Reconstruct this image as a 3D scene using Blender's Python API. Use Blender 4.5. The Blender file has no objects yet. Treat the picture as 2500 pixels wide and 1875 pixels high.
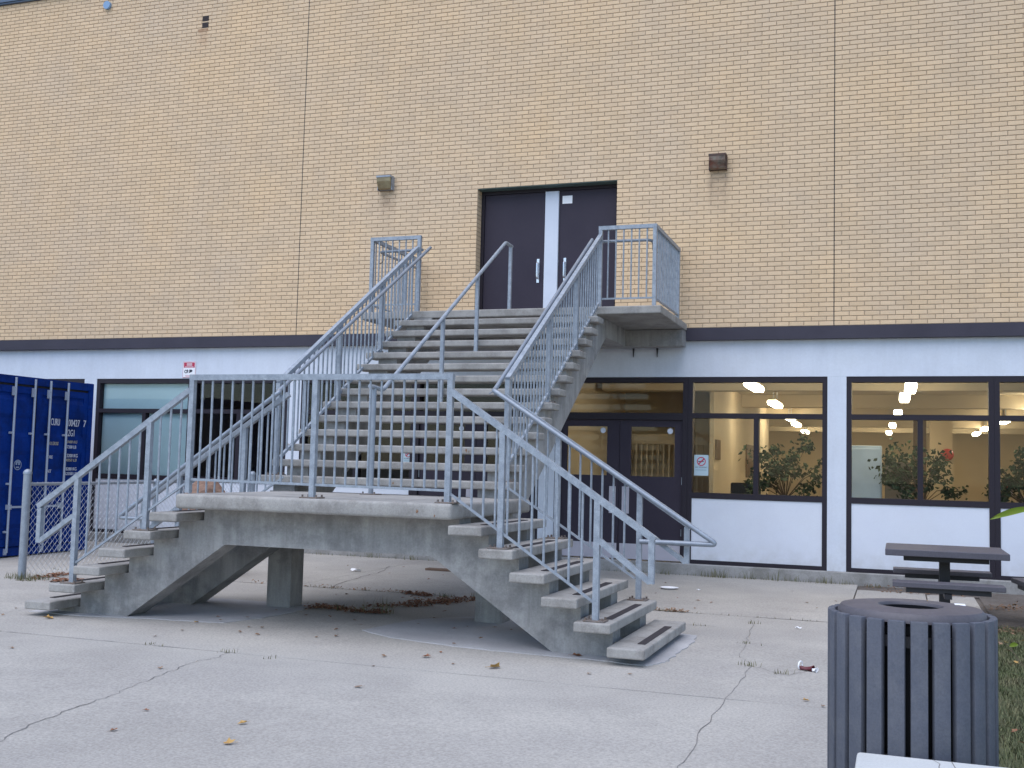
import bpy, bmesh, math, random
from mathutils import Vector, Matrix
random.seed(7)
rad = math.radians
SC = bpy.context.scene
COL = SC.collection

# ------------------------------------------------------------------ camera, light, exposure
YAW, PITCH, ROLL = -0.33871, 0.07508, 0.0254
fw = Vector((math.sin(YAW)*math.cos(PITCH), math.cos(YAW)*math.cos(PITCH), math.sin(PITCH)))
r0 = Vector((math.cos(YAW), -math.sin(YAW), 0)); u0 = r0.cross(fw)
rt = math.cos(ROLL)*r0 + math.sin(ROLL)*u0; up = rt.cross(fw)
cam = bpy.data.cameras.new('camera'); cam.sensor_width = 36; cam.lens = 2676.76/2500*36
cam.clip_start = 0.05; cam.clip_end = 600
co = bpy.data.objects.new('camera', cam); COL.objects.link(co); SC.camera = co
co.matrix_world = Matrix(((rt.x, up.x, -fw.x, 9.38043), (rt.y, up.y, -fw.y, -15.93875), (rt.z, up.z, -fw.z, 1.45546), (0, 0, 0, 1)))

SUN_EL, SUN_AZ = 66, 200          # degrees; azimuth measured clockwise from +y (the wall's inward normal)
w = bpy.data.worlds.new('World'); SC.world = w; w.use_nodes = True
nt = w.node_tree; bg = nt.nodes['Background']
sky = nt.nodes.new('ShaderNodeTexSky'); sky.sky_type = 'NISHITA'; sky.sun_disc = False
sky.sun_elevation = rad(SUN_EL); sky.sun_rotation = rad(SUN_AZ); sky.air_density = 1.0; sky.dust_density = 0.6; sky.ozone_density = 1.6
nt.links.new(sky.outputs[0], bg.inputs[0]); bg.inputs[1].default_value = 0.09
sl = bpy.data.lights.new('sun', 'SUN'); sl.energy = 0.95; sl.angle = rad(75); sl.color = (1.0, 0.96, 0.94)
so = bpy.data.objects.new('sun', sl); COL.objects.link(so)
a, e = rad(SUN_AZ), rad(SUN_EL)
sd = Vector((math.sin(a)*math.cos(e), math.cos(a)*math.cos(e), math.sin(e)))
so.rotation_euler = sd.to_track_quat('Z', 'Y').to_euler(); so.location = (0, -30, 30)
SC.view_settings.view_transform = 'Standard'; SC.view_settings.look = 'None'
SC.view_settings.exposure = 1.4; SC.view_settings.gamma = 1; SC.view_settings.use_curve_mapping = False

# ------------------------------------------------------------------ materials
def mat(name, base=(.5, .5, .5), rough=.6, metal=0.0, var=None, vscale=3.0, fine=0.0, fscale=60.0, bump=0.0, bscale=120.0,
        streak=0.0, tone=0.0, spec=.5, stain=None, stain_amt=0.0, stscale=1.2, marks=()):
    m = bpy.data.materials.new(name); m.use_nodes = True
    t = m.node_tree; n = t.nodes; b = n['Principled BSDF']; L = t.links.new
    b.inputs['Roughness'].default_value = rough; b.inputs['Metallic'].default_value = metal
    b.inputs['Specular IOR Level'].default_value = spec
    geo = n.new('ShaderNodeNewGeometry'); pos = geo.outputs['Position']
    rgb = n.new('ShaderNodeRGB'); rgb.outputs[0].default_value = (*base, 1); c = rgb.outputs[0]
    def mixc(fac, A, B, mode='MIX'):
        x = n.new('ShaderNodeMix'); x.data_type = 'RGBA'; x.blend_type = mode
        if isinstance(fac, float): x.inputs['Factor'].default_value = fac
        else: L(fac, x.inputs['Factor'])
        for v, s in ((A, 'A'), (B, 'B')):
            i = [k for k in x.inputs if k.name == s and k.type == 'RGBA'][0]
            if isinstance(v, tuple): i.default_value = (*v, 1)
            else: L(v, i)
        return [o for o in x.outputs if o.type == 'RGBA'][0]
    def noise(scale, detail=6, vec=pos, rgh=.6):
        x = n.new('ShaderNodeTexNoise'); x.inputs['Scale'].default_value = scale; x.inputs['Detail'].default_value = detail
        x.inputs['Roughness'].default_value = rgh; L(vec, x.inputs['Vector']); return x.outputs[0]
    def ramp(v, lo, hi):
        x = n.new('ShaderNodeMapRange'); x.inputs['From Min'].default_value = lo; x.inputs['From Max'].default_value = hi
        L(v, x.inputs['Value']); return x.outputs[0]
    if var: c = mixc(ramp(noise(vscale), .35, .65), c, var)
    if stain: 
        f = ramp(noise(stscale, 8, rgh=.7), .46, .61)
        mm = n.new('ShaderNodeMath'); mm.operation = 'MULTIPLY'; L(f, mm.inputs[0]); mm.inputs[1].default_value = stain_amt
        c = mixc(mm.outputs[0], c, stain)
    if streak:
        mp = n.new('ShaderNodeMapping'); mp.inputs['Scale'].default_value = (6, 6, .7); L(pos, mp.inputs['Vector'])
        f = ramp(noise(1.3, 7, mp.outputs[0], .65), .42, .7)
        mm = n.new('ShaderNodeMath'); mm.operation = 'MULTIPLY'; L(f, mm.inputs[0]); mm.inputs[1].default_value = streak
        c = mixc(mm.outputs[0], c, tuple(v*.42 for v in base))
    if fine:
        f = ramp(noise(fscale, 3, rgh=.7), .3, .7)
        lo = n.new('ShaderNodeMapRange'); L(f, lo.inputs['Value']); lo.inputs['To Min'].default_value = 1-fine; lo.inputs['To Max'].default_value = 1+fine
        c = mixc(1.0, c, lo.outputs[0], 'MULTIPLY')
    if tone:
        at = n.new('ShaderNodeAttribute'); at.attribute_name = 'tone'
        lo = n.new('ShaderNodeMapRange'); L(at.outputs['Fac'], lo.inputs['Value']); lo.inputs['To Min'].default_value = 1-tone; lo.inputs['To Max'].default_value = 1+tone
        c = mixc(1.0, c, lo.outputs[0], 'MULTIPLY')
    if marks:
        sx = n.new('ShaderNodeSeparateXYZ'); L(pos, sx.inputs[0])
        def soft(v, a0, a1):
            x = n.new('ShaderNodeMapRange'); x.interpolation_type = 'SMOOTHSTEP'; x.inputs['From Min'].default_value = a0; x.inputs['From Max'].default_value = a1
            L(v, x.inputs['Value']); return x.outputs[0]
        def mul(*vs):
            o = vs[0]
            for v in vs[1:]:
                q = n.new('ShaderNodeMath'); q.operation = 'MULTIPLY'; L(o, q.inputs[0])
                if isinstance(v, float): q.inputs[1].default_value = v
                else: L(v, q.inputs[1])
                o = q.outputs[0]
            return o
        nz_ = ramp(noise(7, 6), .3, .7)
        for (x0, x1, z0, z1, fz, col, amt) in marks:
            f = mul(soft(sx.outputs[2], z0, z0+fz[0]), soft(sx.outputs[2], z1, z1-fz[1]), soft(sx.outputs[0], x0, x0+.12), soft(sx.outputs[0], x1, x1-.12), nz_, amt)
            c = mixc(f, c, col)
    L(c, b.inputs['Base Color'])
    if bump:
        bp = n.new('ShaderNodeBump'); bp.inputs['Strength'].default_value = bump; bp.inputs['Distance'].default_value = .01
        L(noise(bscale, 5, rgh=.65), bp.inputs['Height']); L(bp.outputs[0], b.inputs['Normal'])
    return m

def emit(name, col, s):
    m = bpy.data.materials.new(name); m.use_nodes = True; b = m.node_tree.nodes['Principled BSDF']
    b.inputs['Base Color'].default_value = (*col, 1); b.inputs['Emission Color'].default_value = (*col, 1); b.inputs['Emission Strength'].default_value = s
    return m

def glass_mat():
    m = bpy.data.materials.new('window_glass'); m.use_nodes = True; t = m.node_tree; n = t.nodes
    n.remove(n['Principled BSDF']); out = n['Material Output']
    tr = n.new('ShaderNodeBsdfTransparent'); tr.inputs[0].default_value = (.93, .95, .95, 1)
    gl = n.new('ShaderNodeBsdfGlossy'); gl.inputs['Roughness'].default_value = .015
    fr = n.new('ShaderNodeFresnel'); fr.inputs['IOR'].default_value = 1.27
    mx = n.new('ShaderNodeMixShader'); t.links.new(fr.outputs[0], mx.inputs[0]); t.links.new(tr.outputs[0], mx.inputs[1]); t.links.new(gl.outputs[0], mx.inputs[2])
    t.links.new(mx.outputs[0], out.inputs[0]); return m

M = {}
M['brick'] = mat('buff_brick', (.76, .54, .32), .85, var=(.71, .53, .35), vscale=.45, streak=.10, fine=.05, fscale=45, bump=.15, bscale=180, tone=.055,
                 stain=(.62, .49, .36), stain_amt=.35, stscale=.35,
                 marks=[(1.33, 1.72, 5.3, 5.93, (.5, .03), (.33, .22, .14), .75), (6.70, 7.12, 5.15, 5.90, (.6, .03), (.28, .19, .13), .8), (-2.34, -2.04, 8.55, 9.05, (.4, .02), (.42, .22, .10), .7)])
M['mortar'] = mat('mortar', (.41, .31, .22), .95, fine=.12, bump=.2)
M['sealant'] = mat('joint_sealant', (.035, .03, .03), .7)
M['white'] = mat('white_painted_wall', (.70, .74, .81), .75, var=(.66, .70, .78), vscale=1.2, fine=.03, fscale=30, bump=.08, bscale=200, stain=(.54, .56, .59), stain_amt=.22, stscale=.9, streak=.10, marks=[(-40, 40, -.5, .62, (.1, .5), (.40, .39, .37), .45)])
M['panel'] = mat('white_infill_panel', (.72, .75, .82), .5, var=(.69, .72, .80), vscale=1.5, fine=.02, stain=(.55, .56, .6), stain_amt=.15, marks=[(-40, 40, -.5, .55, (.1, .42), (.44, .43, .41), .45)])
M['frame'] = mat('dark_aluminium_frame', (.026, .021, .029), .5, fine=.1, spec=.25)
M['fascia'] = mat('dark_metal_fascia', (.043, .038, .054), .5, var=(.055, .049, .068), vscale=1.4, spec=.3)
M['coping'] = mat('blue_grey_coping', (.10, .14, .20), .5, metal=.2)
M['tread'] = mat('precast_concrete_tread', (.405, .388, .362), .88, var=(.33, .316, .298), vscale=2.6, fine=.14, fscale=80, bump=.3, bscale=150, stain=(.20, .185, .17), stain_amt=.6, stscale=3.2, streak=.25)
M['conc'] = mat('weathered_concrete', (.42, .41, .395), .9, var=(.33, .325, .32), vscale=1.6, fine=.10, fscale=70, bump=.3, bscale=110, streak=.6, stain=(.17, .167, .165), stain_amt=.65, stscale=2.3)
M['pave'] = mat('pavement_concrete', (.425, .40, .36), .92, var=(.36, .338, .31), vscale=.7, fine=.24, fscale=55, bump=.35, bscale=120, stain=(.31, .29, .265), stain_amt=.55, stscale=.6)
M['pad'] = mat('footing_concrete', (.46, .455, .46), .9, var=(.38, .375, .38), vscale=2, fine=.1, bump=.3)
M['kerb'] = mat('kerb_concrete', (.36, .35, .34), .9, var=(.27, .265, .255), vscale=3, fine=.1, bump=.3, stain=(.2, .19, .17), stain_amt=.5, stscale=3)
M['soil'] = mat('soil', (.085, .07, .058), .97, var=(.13, .11, .095), vscale=4, fine=.3, fscale=25, bump=.6, bscale=40)
M['lawn'] = mat('lawn_soil', (.075, .075, .035), .97, var=(.06, .08, .03), vscale=3, fine=.3, fscale=30, bump=.6, bscale=40)
M['steel'] = mat('galvanized_steel', (.36, .40, .45), .52, metal=.2, var=(.25, .285, .33), vscale=16, fine=.2, fscale=130, bump=.05)
M['pipe'] = mat('galvanized_pipe', (.31, .35, .40), .42, metal=.35, var=(.26, .29, .34), vscale=14, fine=.12, fscale=120)
M['plate'] = mat('rusty_base_plate', (.20, .185, .18), .7, metal=.2, var=(.17, .12, .09), vscale=30, fine=.2)
M['dark_steel'] = mat('dark_steel', (.02, .02, .022), .6)
M['wire'] = mat('fence_wire', (.50, .53, .56), .5, metal=.2)
M['blue'] = mat('container_blue', (.002, .026, .185), .55, var=(.003, .033, .22), vscale=1.3, fine=.1, fscale=25, stain=(.003, .012, .06), stain_amt=.6, stscale=2.2, spec=.10)
M['gasket'] = mat('rubber_gasket', (.012, .012, .016), .8)
M['rod'] = mat('locking_rod', (.36, .41, .50), .5, metal=.2, fine=.15)
M['lettering'] = mat('white_lettering', (.62, .65, .72), .6)
M['lettering_y'] = mat('faded_yellow_lettering', (.40, .37, .28), .6)
M['emblem'] = mat('faded_emblem', (.25, .32, .45), .6)
M['plastic'] = mat('grey_plastic_lumber', (.100, .107, .133), .65, var=(.088, .096, .12), vscale=6, fine=.12, fscale=110, bump=.15, bscale=220, spec=.3, stain=(.135, .138, .155), stain_amt=.45, stscale=7)
M['lid'] = mat('bin_lid', (.105, .095, .108), .55, var=(.085, .078, .09), vscale=8, fine=.1)
M['liner'] = mat('bin_liner', (.006, .006, .008), .6, spec=.2)
M['tablewood'] = mat('table_plastic', (.105, .100, .118), .6, var=(.09, .085, .102), vscale=5, fine=.1, fscale=60, spec=.3)
M['blackmetal'] = mat('black_metal', (.014, .013, .017), .5)
M['door'] = mat('dark_door_paint', (.045, .037, .053), .5, var=(.039, .032, .047), vscale=1.5, fine=.04, fscale=50, spec=.2)
M['alu'] = mat('pale_aluminium', (.66, .70, .78), .45, var=(.60, .64, .72), vscale=2)
M['chrome'] = mat('chrome_pull', (.7, .72, .76), .25, metal=.8)
M['paper'] = mat('white_paper', (.88, .88, .90), .6)
M['kick'] = mat('grey_push_plate', (.50, .47, .52), .5, var=(.44, .42, .47), vscale=3)
M['red'] = mat('sign_red', (.52, .025, .075), .5)
M['ink'] = mat('sign_black', (.012, .014, .03), .5)
M['signblue'] = mat('pale_blue_sign', (.47, .60, .66), .5)
M['lampgrey'] = mat('weathered_lamp_metal', (.33, .36, .40), .5, metal=.3, var=(.25, .27, .31), vscale=12)
M['lampbrown'] = mat('rusty_lamp_metal', (.060, .040, .034), .65, var=(.10, .05, .035), vscale=16)
M['lensyel'] = mat('dirty_lamp_lens', (.30, .25, .14), .3, var=(.20, .14, .07), vscale=9)
M['lensrust'] = mat('rusty_lamp_lens', (.20, .17, .13), .35, var=(.16, .045, .025), vscale=9, stain=(.05, .03, .02), stain_amt=.8, stscale=5)
M['rust'] = mat('rust_stained_brick', (.35, .19, .10), .9, var=(.46, .32, .20), vscale=8)
M['hole'] = mat('vent_hole_shade', (.03, .022, .022), .8)
M['rock'] = mat('brown_rock', (.20, .12, .09), .9, var=(.27, .17, .12), vscale=3, fine=.15, fscale=30, bump=.5, bscale=25)
M['wood'] = mat('brown_board', (.18, .115, .08), .8, var=(.13, .085, .06), vscale=8)
M['blind'] = mat('pale_blue_blind', (.64, .80, .84), .8, var=(.60, .76, .80), vscale=1.5)
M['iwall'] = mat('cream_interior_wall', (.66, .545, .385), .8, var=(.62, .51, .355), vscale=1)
M['iceil'] = mat('interior_ceiling', (.66, .56, .41), .85)
M['ifloor'] = mat('interior_floor', (.30, .25, .19), .5, fine=.1)
M['iwood'] = mat('interior_brown', (.20, .13, .08), .6, var=(.16, .10, .065), vscale=2)
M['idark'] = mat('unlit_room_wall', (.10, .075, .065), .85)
M['locker'] = mat('grey_blue_locker', (.62, .70, .74), .4, var=(.54, .62, .66), vscale=3)
M['board'] = mat('chalkboard_grey', (.16, .15, .14), .7)
M['chair'] = mat('black_vinyl', (.015, .015, .018), .5)
M['pot'] = mat('dark_pot', (.06, .045, .04), .6)
M['ileaf'] = mat('houseplant_leaf', (.03, .052, .022), .55, var=(.045, .07, .028), vscale=7, tone=.4, spec=.3)
M['bark'] = mat('plant_stem', (.10, .075, .05), .9)
M['bell'] = mat('bell_red', (.50, .045, .04), .4)
M['tube'] = emit('fluorescent_diffuser', (1.0, .87, .62), 8.0)
M['glass'] = glass_mat()
M['strip'] = mat('anti_slip_strip', (.062, .052, .056), .9, fine=.25, fscale=200)
M['crack'] = mat('crack_dirt', (.12, .11, .10), .95, var=(.22, .21, .20), vscale=7)
M['leaf_brown'] = mat('dead_leaf_brown', (.15, .085, .05), .8, var=(.21, .12, .065), vscale=25, tone=.3)
M['leaf_tan'] = mat('dead_leaf_tan', (.30, .19, .115), .8, var=(.25, .15, .09), vscale=25, tone=.25)
M['leaf_yellow'] = mat('dead_leaf_yellow', (.42, .26, .08), .75, var=(.34, .19, .06), vscale=25, tone=.2)
M['leaf_red'] = mat('dead_leaf_red', (.16, .062, .035), .8, var=(.23, .115, .06), vscale=20, tone=.35)
M['grass'] = mat('grass_blade', (.085, .105, .04), .8, var=(.15, .135, .07), vscale=3.5, tone=.45)
M['weed'] = mat('weed_blade', (.10, .115, .045), .8, var=(.17, .15, .07), vscale=6, tone=.35)
M['freshleaf'] = mat('fresh_green_leaf', (.20, .30, .03), .5, var=(.27, .33, .04), vscale=18)
M['cup_red'] = mat('cup_maroon', (.12, .022, .03), .45)
M['bench'] = mat('pale_bench_concrete', (.56, .57, .56), .9, var=(.52, .53, .52), vscale=3, fine=.07, fscale=120, bump=.15)
M['ruststain'] = mat('rust_stain_on_concrete', (.20, .09, .045), .9, var=(.30, .20, .13), vscale=40)
M['bracket'] = mat('black_bracket', (.03, .028, .035), .7)

# ------------------------------------------------------------------ mesh helpers
OFF = {}
class MB:
    def __init__(s): s.v = []; s.f = []; s.t = []
    def add(s, vs, fs, tone=None):
        o = len(s.v); s.v += [tuple(p) for p in vs]; s.f += [tuple(i+o for i in f) for f in fs]
        s.t += [tone]*len(fs); return s
    def box(s, x0, x1, y0, y1, z0, z1):
        vs = [(x0, y0, z0), (x1, y0, z0), (x1, y1, z0), (x0, y1, z0), (x0, y0, z1), (x1, y0, z1), (x1, y1, z1), (x0, y1, z1)]
        return s.add(vs, [(0, 3, 2, 1), (4, 5, 6, 7), (0, 1, 5, 4), (1, 2, 6, 5), (2, 3, 7, 6), (3, 0, 4, 7)])
    def cbox(s, x0, x1, y0, y1, z0, z1, c=.01, seg=1):
        bm = bmesh.new(); bmesh.ops.create_cube(bm, size=1)
        for v in bm.verts: v.co = ((x0+x1)/2+v.co.x*(x1-x0), (y0+y1)/2+v.co.y*(y1-y0), (z0+z1)/2+v.co.z*(z1-z0))
        bmesh.ops.bevel(bm, geom=bm.edges[:], offset=c, segments=seg, profile=.5, affect='EDGES')
        bm.verts.index_update(); s.add([v.co for v in bm.verts], [[v.index for v in f.verts] for f in bm.faces]); bm.free(); return s
    def prism(s, prof, axis, a, b):
        """profile polygon (2D) extruded along axis 'x','y' or 'z' from a to b"""
        def P(p, t): return (t, p[0], p[1]) if axis == 'x' else ((p[0], t, p[1]) if axis == 'y' else (p[0], p[1], t))
        n = len(prof); bm = bmesh.new()
        A = [bm.verts.new(P(p, a)) for p in prof]; B = [bm.verts.new(P(p, b)) for p in prof]
        bm.faces.new(A); bm.faces.new(B[::-1])
        for i in range(n): bm.faces.new((A[i], B[i], B[(i+1) % n], A[(i+1) % n]))
        bmesh.ops.recalc_face_normals(bm, faces=bm.faces[:])
        bmesh.ops.triangulate(bm, faces=[f for f in bm.faces if len(f.verts) > 4])
        bm.verts.index_update(); s.add([v.co for v in bm.verts], [[v.index for v in f.verts] for f in bm.faces]); bm.free(); return s
    def tube(s, pts, r, n=8, cap=True, square=False, wd=None):
        pts = [Vector(p) for p in pts]; vs = []; fs = []; k = len(pts); T = []
        for i in range(k):
            d = (pts[min(i+1, k-1)]-pts[max(i-1, 0)]).normalized(); T.append(d)
        if square: n = 4
        ref = Vector((0, 0, 1)) if abs(T[0].z) < .95 else Vector((0, 1, 0))
        for i, p in enumerate(pts):
            d = T[i]; x = d.cross(ref)
            if x.length < 1e-4: x = d.cross(Vector((1, 0, 0)))
            x.normalize(); y = x.cross(d).normalized()
            if i == 0: pass
            ref = y
            sc = 1.0
            if 0 < i < k-1:
                c = (pts[i]-pts[i-1]).normalized().dot((pts[i+1]-pts[i]).normalized()); c = max(-.9, min(1, c)); sc = 1/math.sqrt((1+c)/2)
            for j in range(n):
                an = 2*math.pi*(j+(.5 if square else 0))/n; rr = r*(1.41421 if square else 1)
                vs.append(p + x*(rr*math.cos(an)) + y*(rr*math.sin(an))*(sc if False else 1))
        for i in range(k-1):
            for j in range(n):
                fs.append((i*n+j, i*n+(j+1) % n, (i+1)*n+(j+1) % n, (i+1)*n+j))
        if cap: fs += [tuple(range(n))[::-1], tuple((k-1)*n+j for j in range(n))]
        return s.add(vs, fs)
    def lathe(s, prof, cx, cy, n=32):
        vs = []; fs = []; k = len(prof)
        for j in range(n):
            a_ = 2*math.pi*j/n
            for r, z in prof: vs.append((cx+r*math.cos(a_), cy+r*math.sin(a_), z))
        for j in range(n):
            for i in range(k-1):
                fs.append((j*k+i, ((j+1) % n)*k+i, ((j+1) % n)*k+i+1, j*k+i+1))
        return s.add(vs, fs)
    def ribbon(s, pts, z, w0=.004, w1=.012):
        L_ = []; R_ = []; pts = [Vector((p[0], p[1], 0)) for p in pts]
        for i, p in enumerate(pts):
            d = (pts[min(i+1, len(pts)-1)]-pts[max(i-1, 0)]).normalized(); q = Vector((-d.y, d.x, 0)); ww = random.uniform(w0, w1)/2
            L_.append(p+q*ww); R_.append(p-q*ww)
        vs = [(p.x, p.y, gz(p.y)+z) for p in L_]+[(p.x, p.y, gz(p.y)+z) for p in R_]; k = len(pts)
        return s.add(vs, [(i, i+1, k+i+1, k+i) for i in range(k-1)])
    def rot(s, ang, c=(0, 0), start=0):
        ca, sa = math.cos(ang), math.sin(ang)
        for i in range(start, len(s.v)):
            x, y, z = s.v[i]; x -= c[0]; y -= c[1]; s.v[i] = (c[0]+x*ca-y*sa, c[1]+x*sa+y*ca, z)
        return s
def gz(y): return -0.045+0.0055*y
def rounded(pts, r=.06, seg=5):
    """insert arcs at the corners of a polyline"""
    P = [Vector(p) for p in pts]; out = [P[0]]
    for i in range(1, len(P)-1):
        a_, b_, c_ = P[i-1], P[i], P[i+1]; d1 = (a_-b_); d2 = (c_-b_); l = min(r, d1.length*.45, d2.length*.45)
        p1 = b_+d1.normalized()*l; p2 = b_+d2.normalized()*l
        for k in range(seg+1):
            t = k/seg; out.append(p1*(1-t)**2+b_*2*t*(1-t)+p2*t*t)
    out.append(P[-1]); return out

def mesh_of(name, mb, m, off=(0, 0, 0), smooth=False):
    me = bpy.data.meshes.new(name)
    me.from_pydata([(x-off[0], y-off[1], z-off[2]) for x, y, z in mb.v], [], mb.f)
    if any(t is not None for t in mb.t):
        at = me.attributes.new('tone', 'FLOAT', 'FACE'); at.data.foreach_set('value', [(.5 if t is None else t) for t in mb.t])
    bm = bmesh.new(); bm.from_mesh(me); bmesh.ops.recalc_face_normals(bm, faces=bm.faces[:]) if len(bm.faces) < 60000 else None
    bm.to_mesh(me); bm.free()
    if smooth:
        for p in me.polygons: p.use_smooth = True
        try: me.set_sharp_from_angle(angle=rad(38))
        except Exception: pass
    me.materials.append(m); return me
def obj(name, mb, m, parent=None, smooth=False, label=None, kind=None):
    off = OFF.get(parent.name, (0, 0, 0)) if parent else (0, 0, 0)
    o = bpy.data.objects.new(name, mesh_of(name, mb, m, off, smooth)); COL.objects.link(o)
    if parent: o.parent = parent; OFF[o.name] = off
    if label: o['label'] = label
    if kind: o['kind'] = kind
    return o
def inst(name, me, loc, parent, rotz=0):
    """a piece that shares its mesh: loc in world coordinates"""
    off = OFF.get(parent.name, (0, 0, 0))
    o = bpy.data.objects.new(name, me); COL.objects.link(o); o.parent = parent
    o.location = (loc[0]-off[0], loc[1]-off[1], loc[2]-off[2]); o.rotation_euler = (0, 0, rotz); return o
def tag(o, label, cat, group=None):
    o['label'] = label; o['category'] = cat
    if group: o['group'] = group
    return o
def thing(name, loc, label, cat, group=None):
    o = bpy.data.objects.new(name, None); COL.objects.link(o); o.location = loc; OFF[o.name] = tuple(loc); o.empty_display_size = .2
    return tag(o, label, cat, group)
def solo(name, mb, m, loc, label, cat, group=None, smooth=False):
    """a thing that is one mesh: vertices in world coordinates, origin at loc"""
    o = bpy.data.objects.new(name, mesh_of(name, mb, m, loc, smooth)); COL.objects.link(o); o.location = loc
    return tag(o, label, cat, group)
def text_mb(body, size, h=None, width=None, depth=.002, slant=0.0):
    """lettering as a mesh in the local XY plane (x right, y up), lower left at 0,0"""
    c = bpy.data.curves.new('lettering_curve', 'FONT'); c.body = body; c.size = size; c.extrude = depth; c.shear = slant; c.resolution_u = 3
    o = bpy.data.objects.new('lettering_tmp', c); COL.objects.link(o); bpy.context.view_layer.update()
    me = o.to_mesh(); vs = [tuple(v.co) for v in me.vertices]; fs = [tuple(p.vertices) for p in me.polygons]
    o.to_mesh_clear(); bpy.data.objects.remove(o); bpy.data.curves.remove(c)
    x0 = min(v[0] for v in vs); x1 = max(v[0] for v in vs); y0 = min(v[1] for v in vs); y1 = max(v[1] for v in vs)
    sx = width/(x1-x0) if width else 1; sy = h/(y1-y0) if h else 1
    return [((v[0]-x0)*sx, (v[1]-y0)*sy, v[2]) for v in vs], fs

# ------------------------------------------------------------------ ground, pavement, lawn
g = MB(); S_ = 260
g.add([(-S_, -S_, -.30), (S_, -S_, -.30), (S_, S_, -.30), (-S_, S_, -.30)], [(0, 1, 2, 3)])
obj('ground', g, M['soil'], kind='structure')
def slab(x0, x1, y0, y1, z=0, th=.12, c=.003, mb=None):
    mb = mb or MB(); st = len(mb.v); mb.cbox(x0, x1, y0, y1, -th, 0, c)
    for i in range(st, len(mb.v)):
        x, y, zz = mb.v[i]; mb.v[i] = (x, y, zz+gz(y)+z)
    return mb
pav = bpy.data.objects.new('pavement', None); COL.objects.link(pav); pav['kind'] = 'structure'; OFF[pav.name] = (0, 0, 0)
for x0, x1, y0, y1 in [(-14, -3.3, -4.0, .02), (-3.29, 2.4, -4.0, .02), (2.408, 8.87, -4.0, .02), (8.885, 9.72, -4.0, -.63), (9.735, 10.30, -4.0, -.72),
                       (-14, -4.2, -8.245, -4.010), (-4.193, 1.2, -8.245, -4.010), (1.206, 9.93, -8.245, -4.010),
                       (-14, -1.5, -12.6, -8.250), (-1.494, 9.80, -12.6, -8.250), (-14, 9.8, -22, -12.606)]:
    obj('slab', slab(x0, x1, y0, y1), M['pave'], pav)
sl2 = MB(); sl2.add([(-14, -22, gz(-22)-.018), (30, -22, gz(-22)-.018), (30, .06, gz(0)-.018), (-14, .06, gz(0)-.018)], [(0, 1, 2, 3)])
obj('soil', sl2, M['soil'], kind='structure')
def wob(pts, n=4, j=.012):
    out = []
    for (x0, y0), (x1, y1) in zip(pts[:-1], pts[1:]):
        for k in range(n):
            t = k/n; out.append((x0+(x1-x0)*t+random.uniform(-j, j), y0+(y1-y0)*t+random.uniform(-j, j)))
    out.append(pts[-1]); return out
crA = [(4.79, -11.11), (4.75, -11.0), (4.63, -10.65), (4.6, -10.4), (4.57, -10.1), (4.55, -9.9), (4.48, -9.68), (4.47, -9.5), (4.41, -9.3), (4.39, -9.05), (4.36, -8.9), (4.33, -8.65), (4.37, -8.5), (4.33, -8.26)]
crB = [(7.99, -4.42), (8.05, -5.2), (8.09, -5.79), (8.15, -6.54), (8.29, -6.93), (8.28, -7.54), (8.27, -8.2), (8.27, -8.98), (8.29, -9.69), (8.31, -10.2), (8.25, -11.2), (8.3, -12.2)]
crC = [(8.8, -6.8), (8.59, -7.2), (8.29, -6.93)]
crD = [(2.9, -4.0), (2.73, -3.23), (2.65, -2.64), (2.6, -1.99), (2.35, -1.17)]
crE = [(4.79, -11.11), (4.9, -11.8), (4.8, -12.6)]
crF = [(6.4, -8.25), (6.5, -9.0), (6.35, -9.8), (6.6, -10.9)]
for c_, w0, w1 in [(crA, .003, .009), (crB, .0015, .006), (crC, .002, .008), (crD, .006, .016), (crE, .003, .008)]:
    obj('crack', MB().ribbon(wob(c_, 4, .020), .0035, w0, w1), M['crack'], pav)
for c_, w0, w1 in [([(1.2, -8.247), (2.2, -8.247), (3.2, -8.247), (4.4, -8.247)], .003, .010), ([(4.4, -8.247), (9.8, -8.247)], .001, .005), ([(1.2, -4.005), (4, -4.005), (8.86, -4.005)], .008, .022), ([(6.9, -4.9), (7.7, -4.89)], .003, .014)]:
    obj('joint_dirt', MB().ribbon(wob(c_, 14, .004), .0035, w0, w1), M['crack'], pav)
# footing pads round the feet of the stairs
def padpoly(pts, h):
    pts = wob(pts+[pts[0]], 5, .018)[:-1]
    mb = MB(); n = len(pts); vs = [(x, y, gz(y)+h) for x, y in pts]+[(x*1+0, y, gz(y)-.02) for x, y in pts]
    mb.add(vs, [tuple(range(n))]+[(i, (i+1) % n, n+(i+1) % n, n+i) for i in range(n)]); return mb
obj('footing_pad', padpoly([(4.75, -6.75), (5.13, -6.98), (5.6, -7.12), (6.2, -7.2), (6.9, -7.22), (7.45, -7.3), (7.56, -7.26), (7.60, -7.1), (7.64, -6.98), (7.63, -6.6), (7.66, -6.15), (7.63, -5.6), (7.4, -5.5), (5.3, -5.45), (4.9, -5.9)], .007), M['pad'], pav)
obj('footing_pad', padpoly([(1.35, -7.2), (2.0, -7.22), (2.45, -7.1), (3.0, -7.02), (3.4, -6.95), (3.55, -6.5), (3.6, -5.9), (3.5, -5.45), (1.35, -5.5)], .006), M['pad'], pav)
lw = MB(); lw.add([(9.95, -4.01, gz(-4)+.0), (30, -3.2, gz(-4)+.02), (30, -22, gz(-22)+.02), (9.82, -22, gz(-22)), (9.82, -8.3, gz(-8.3)), (9.95, -8.2, gz(-8.2))], [tuple(range(6))])
obj('lawn', lw, M['lawn'], kind='structure')
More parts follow.
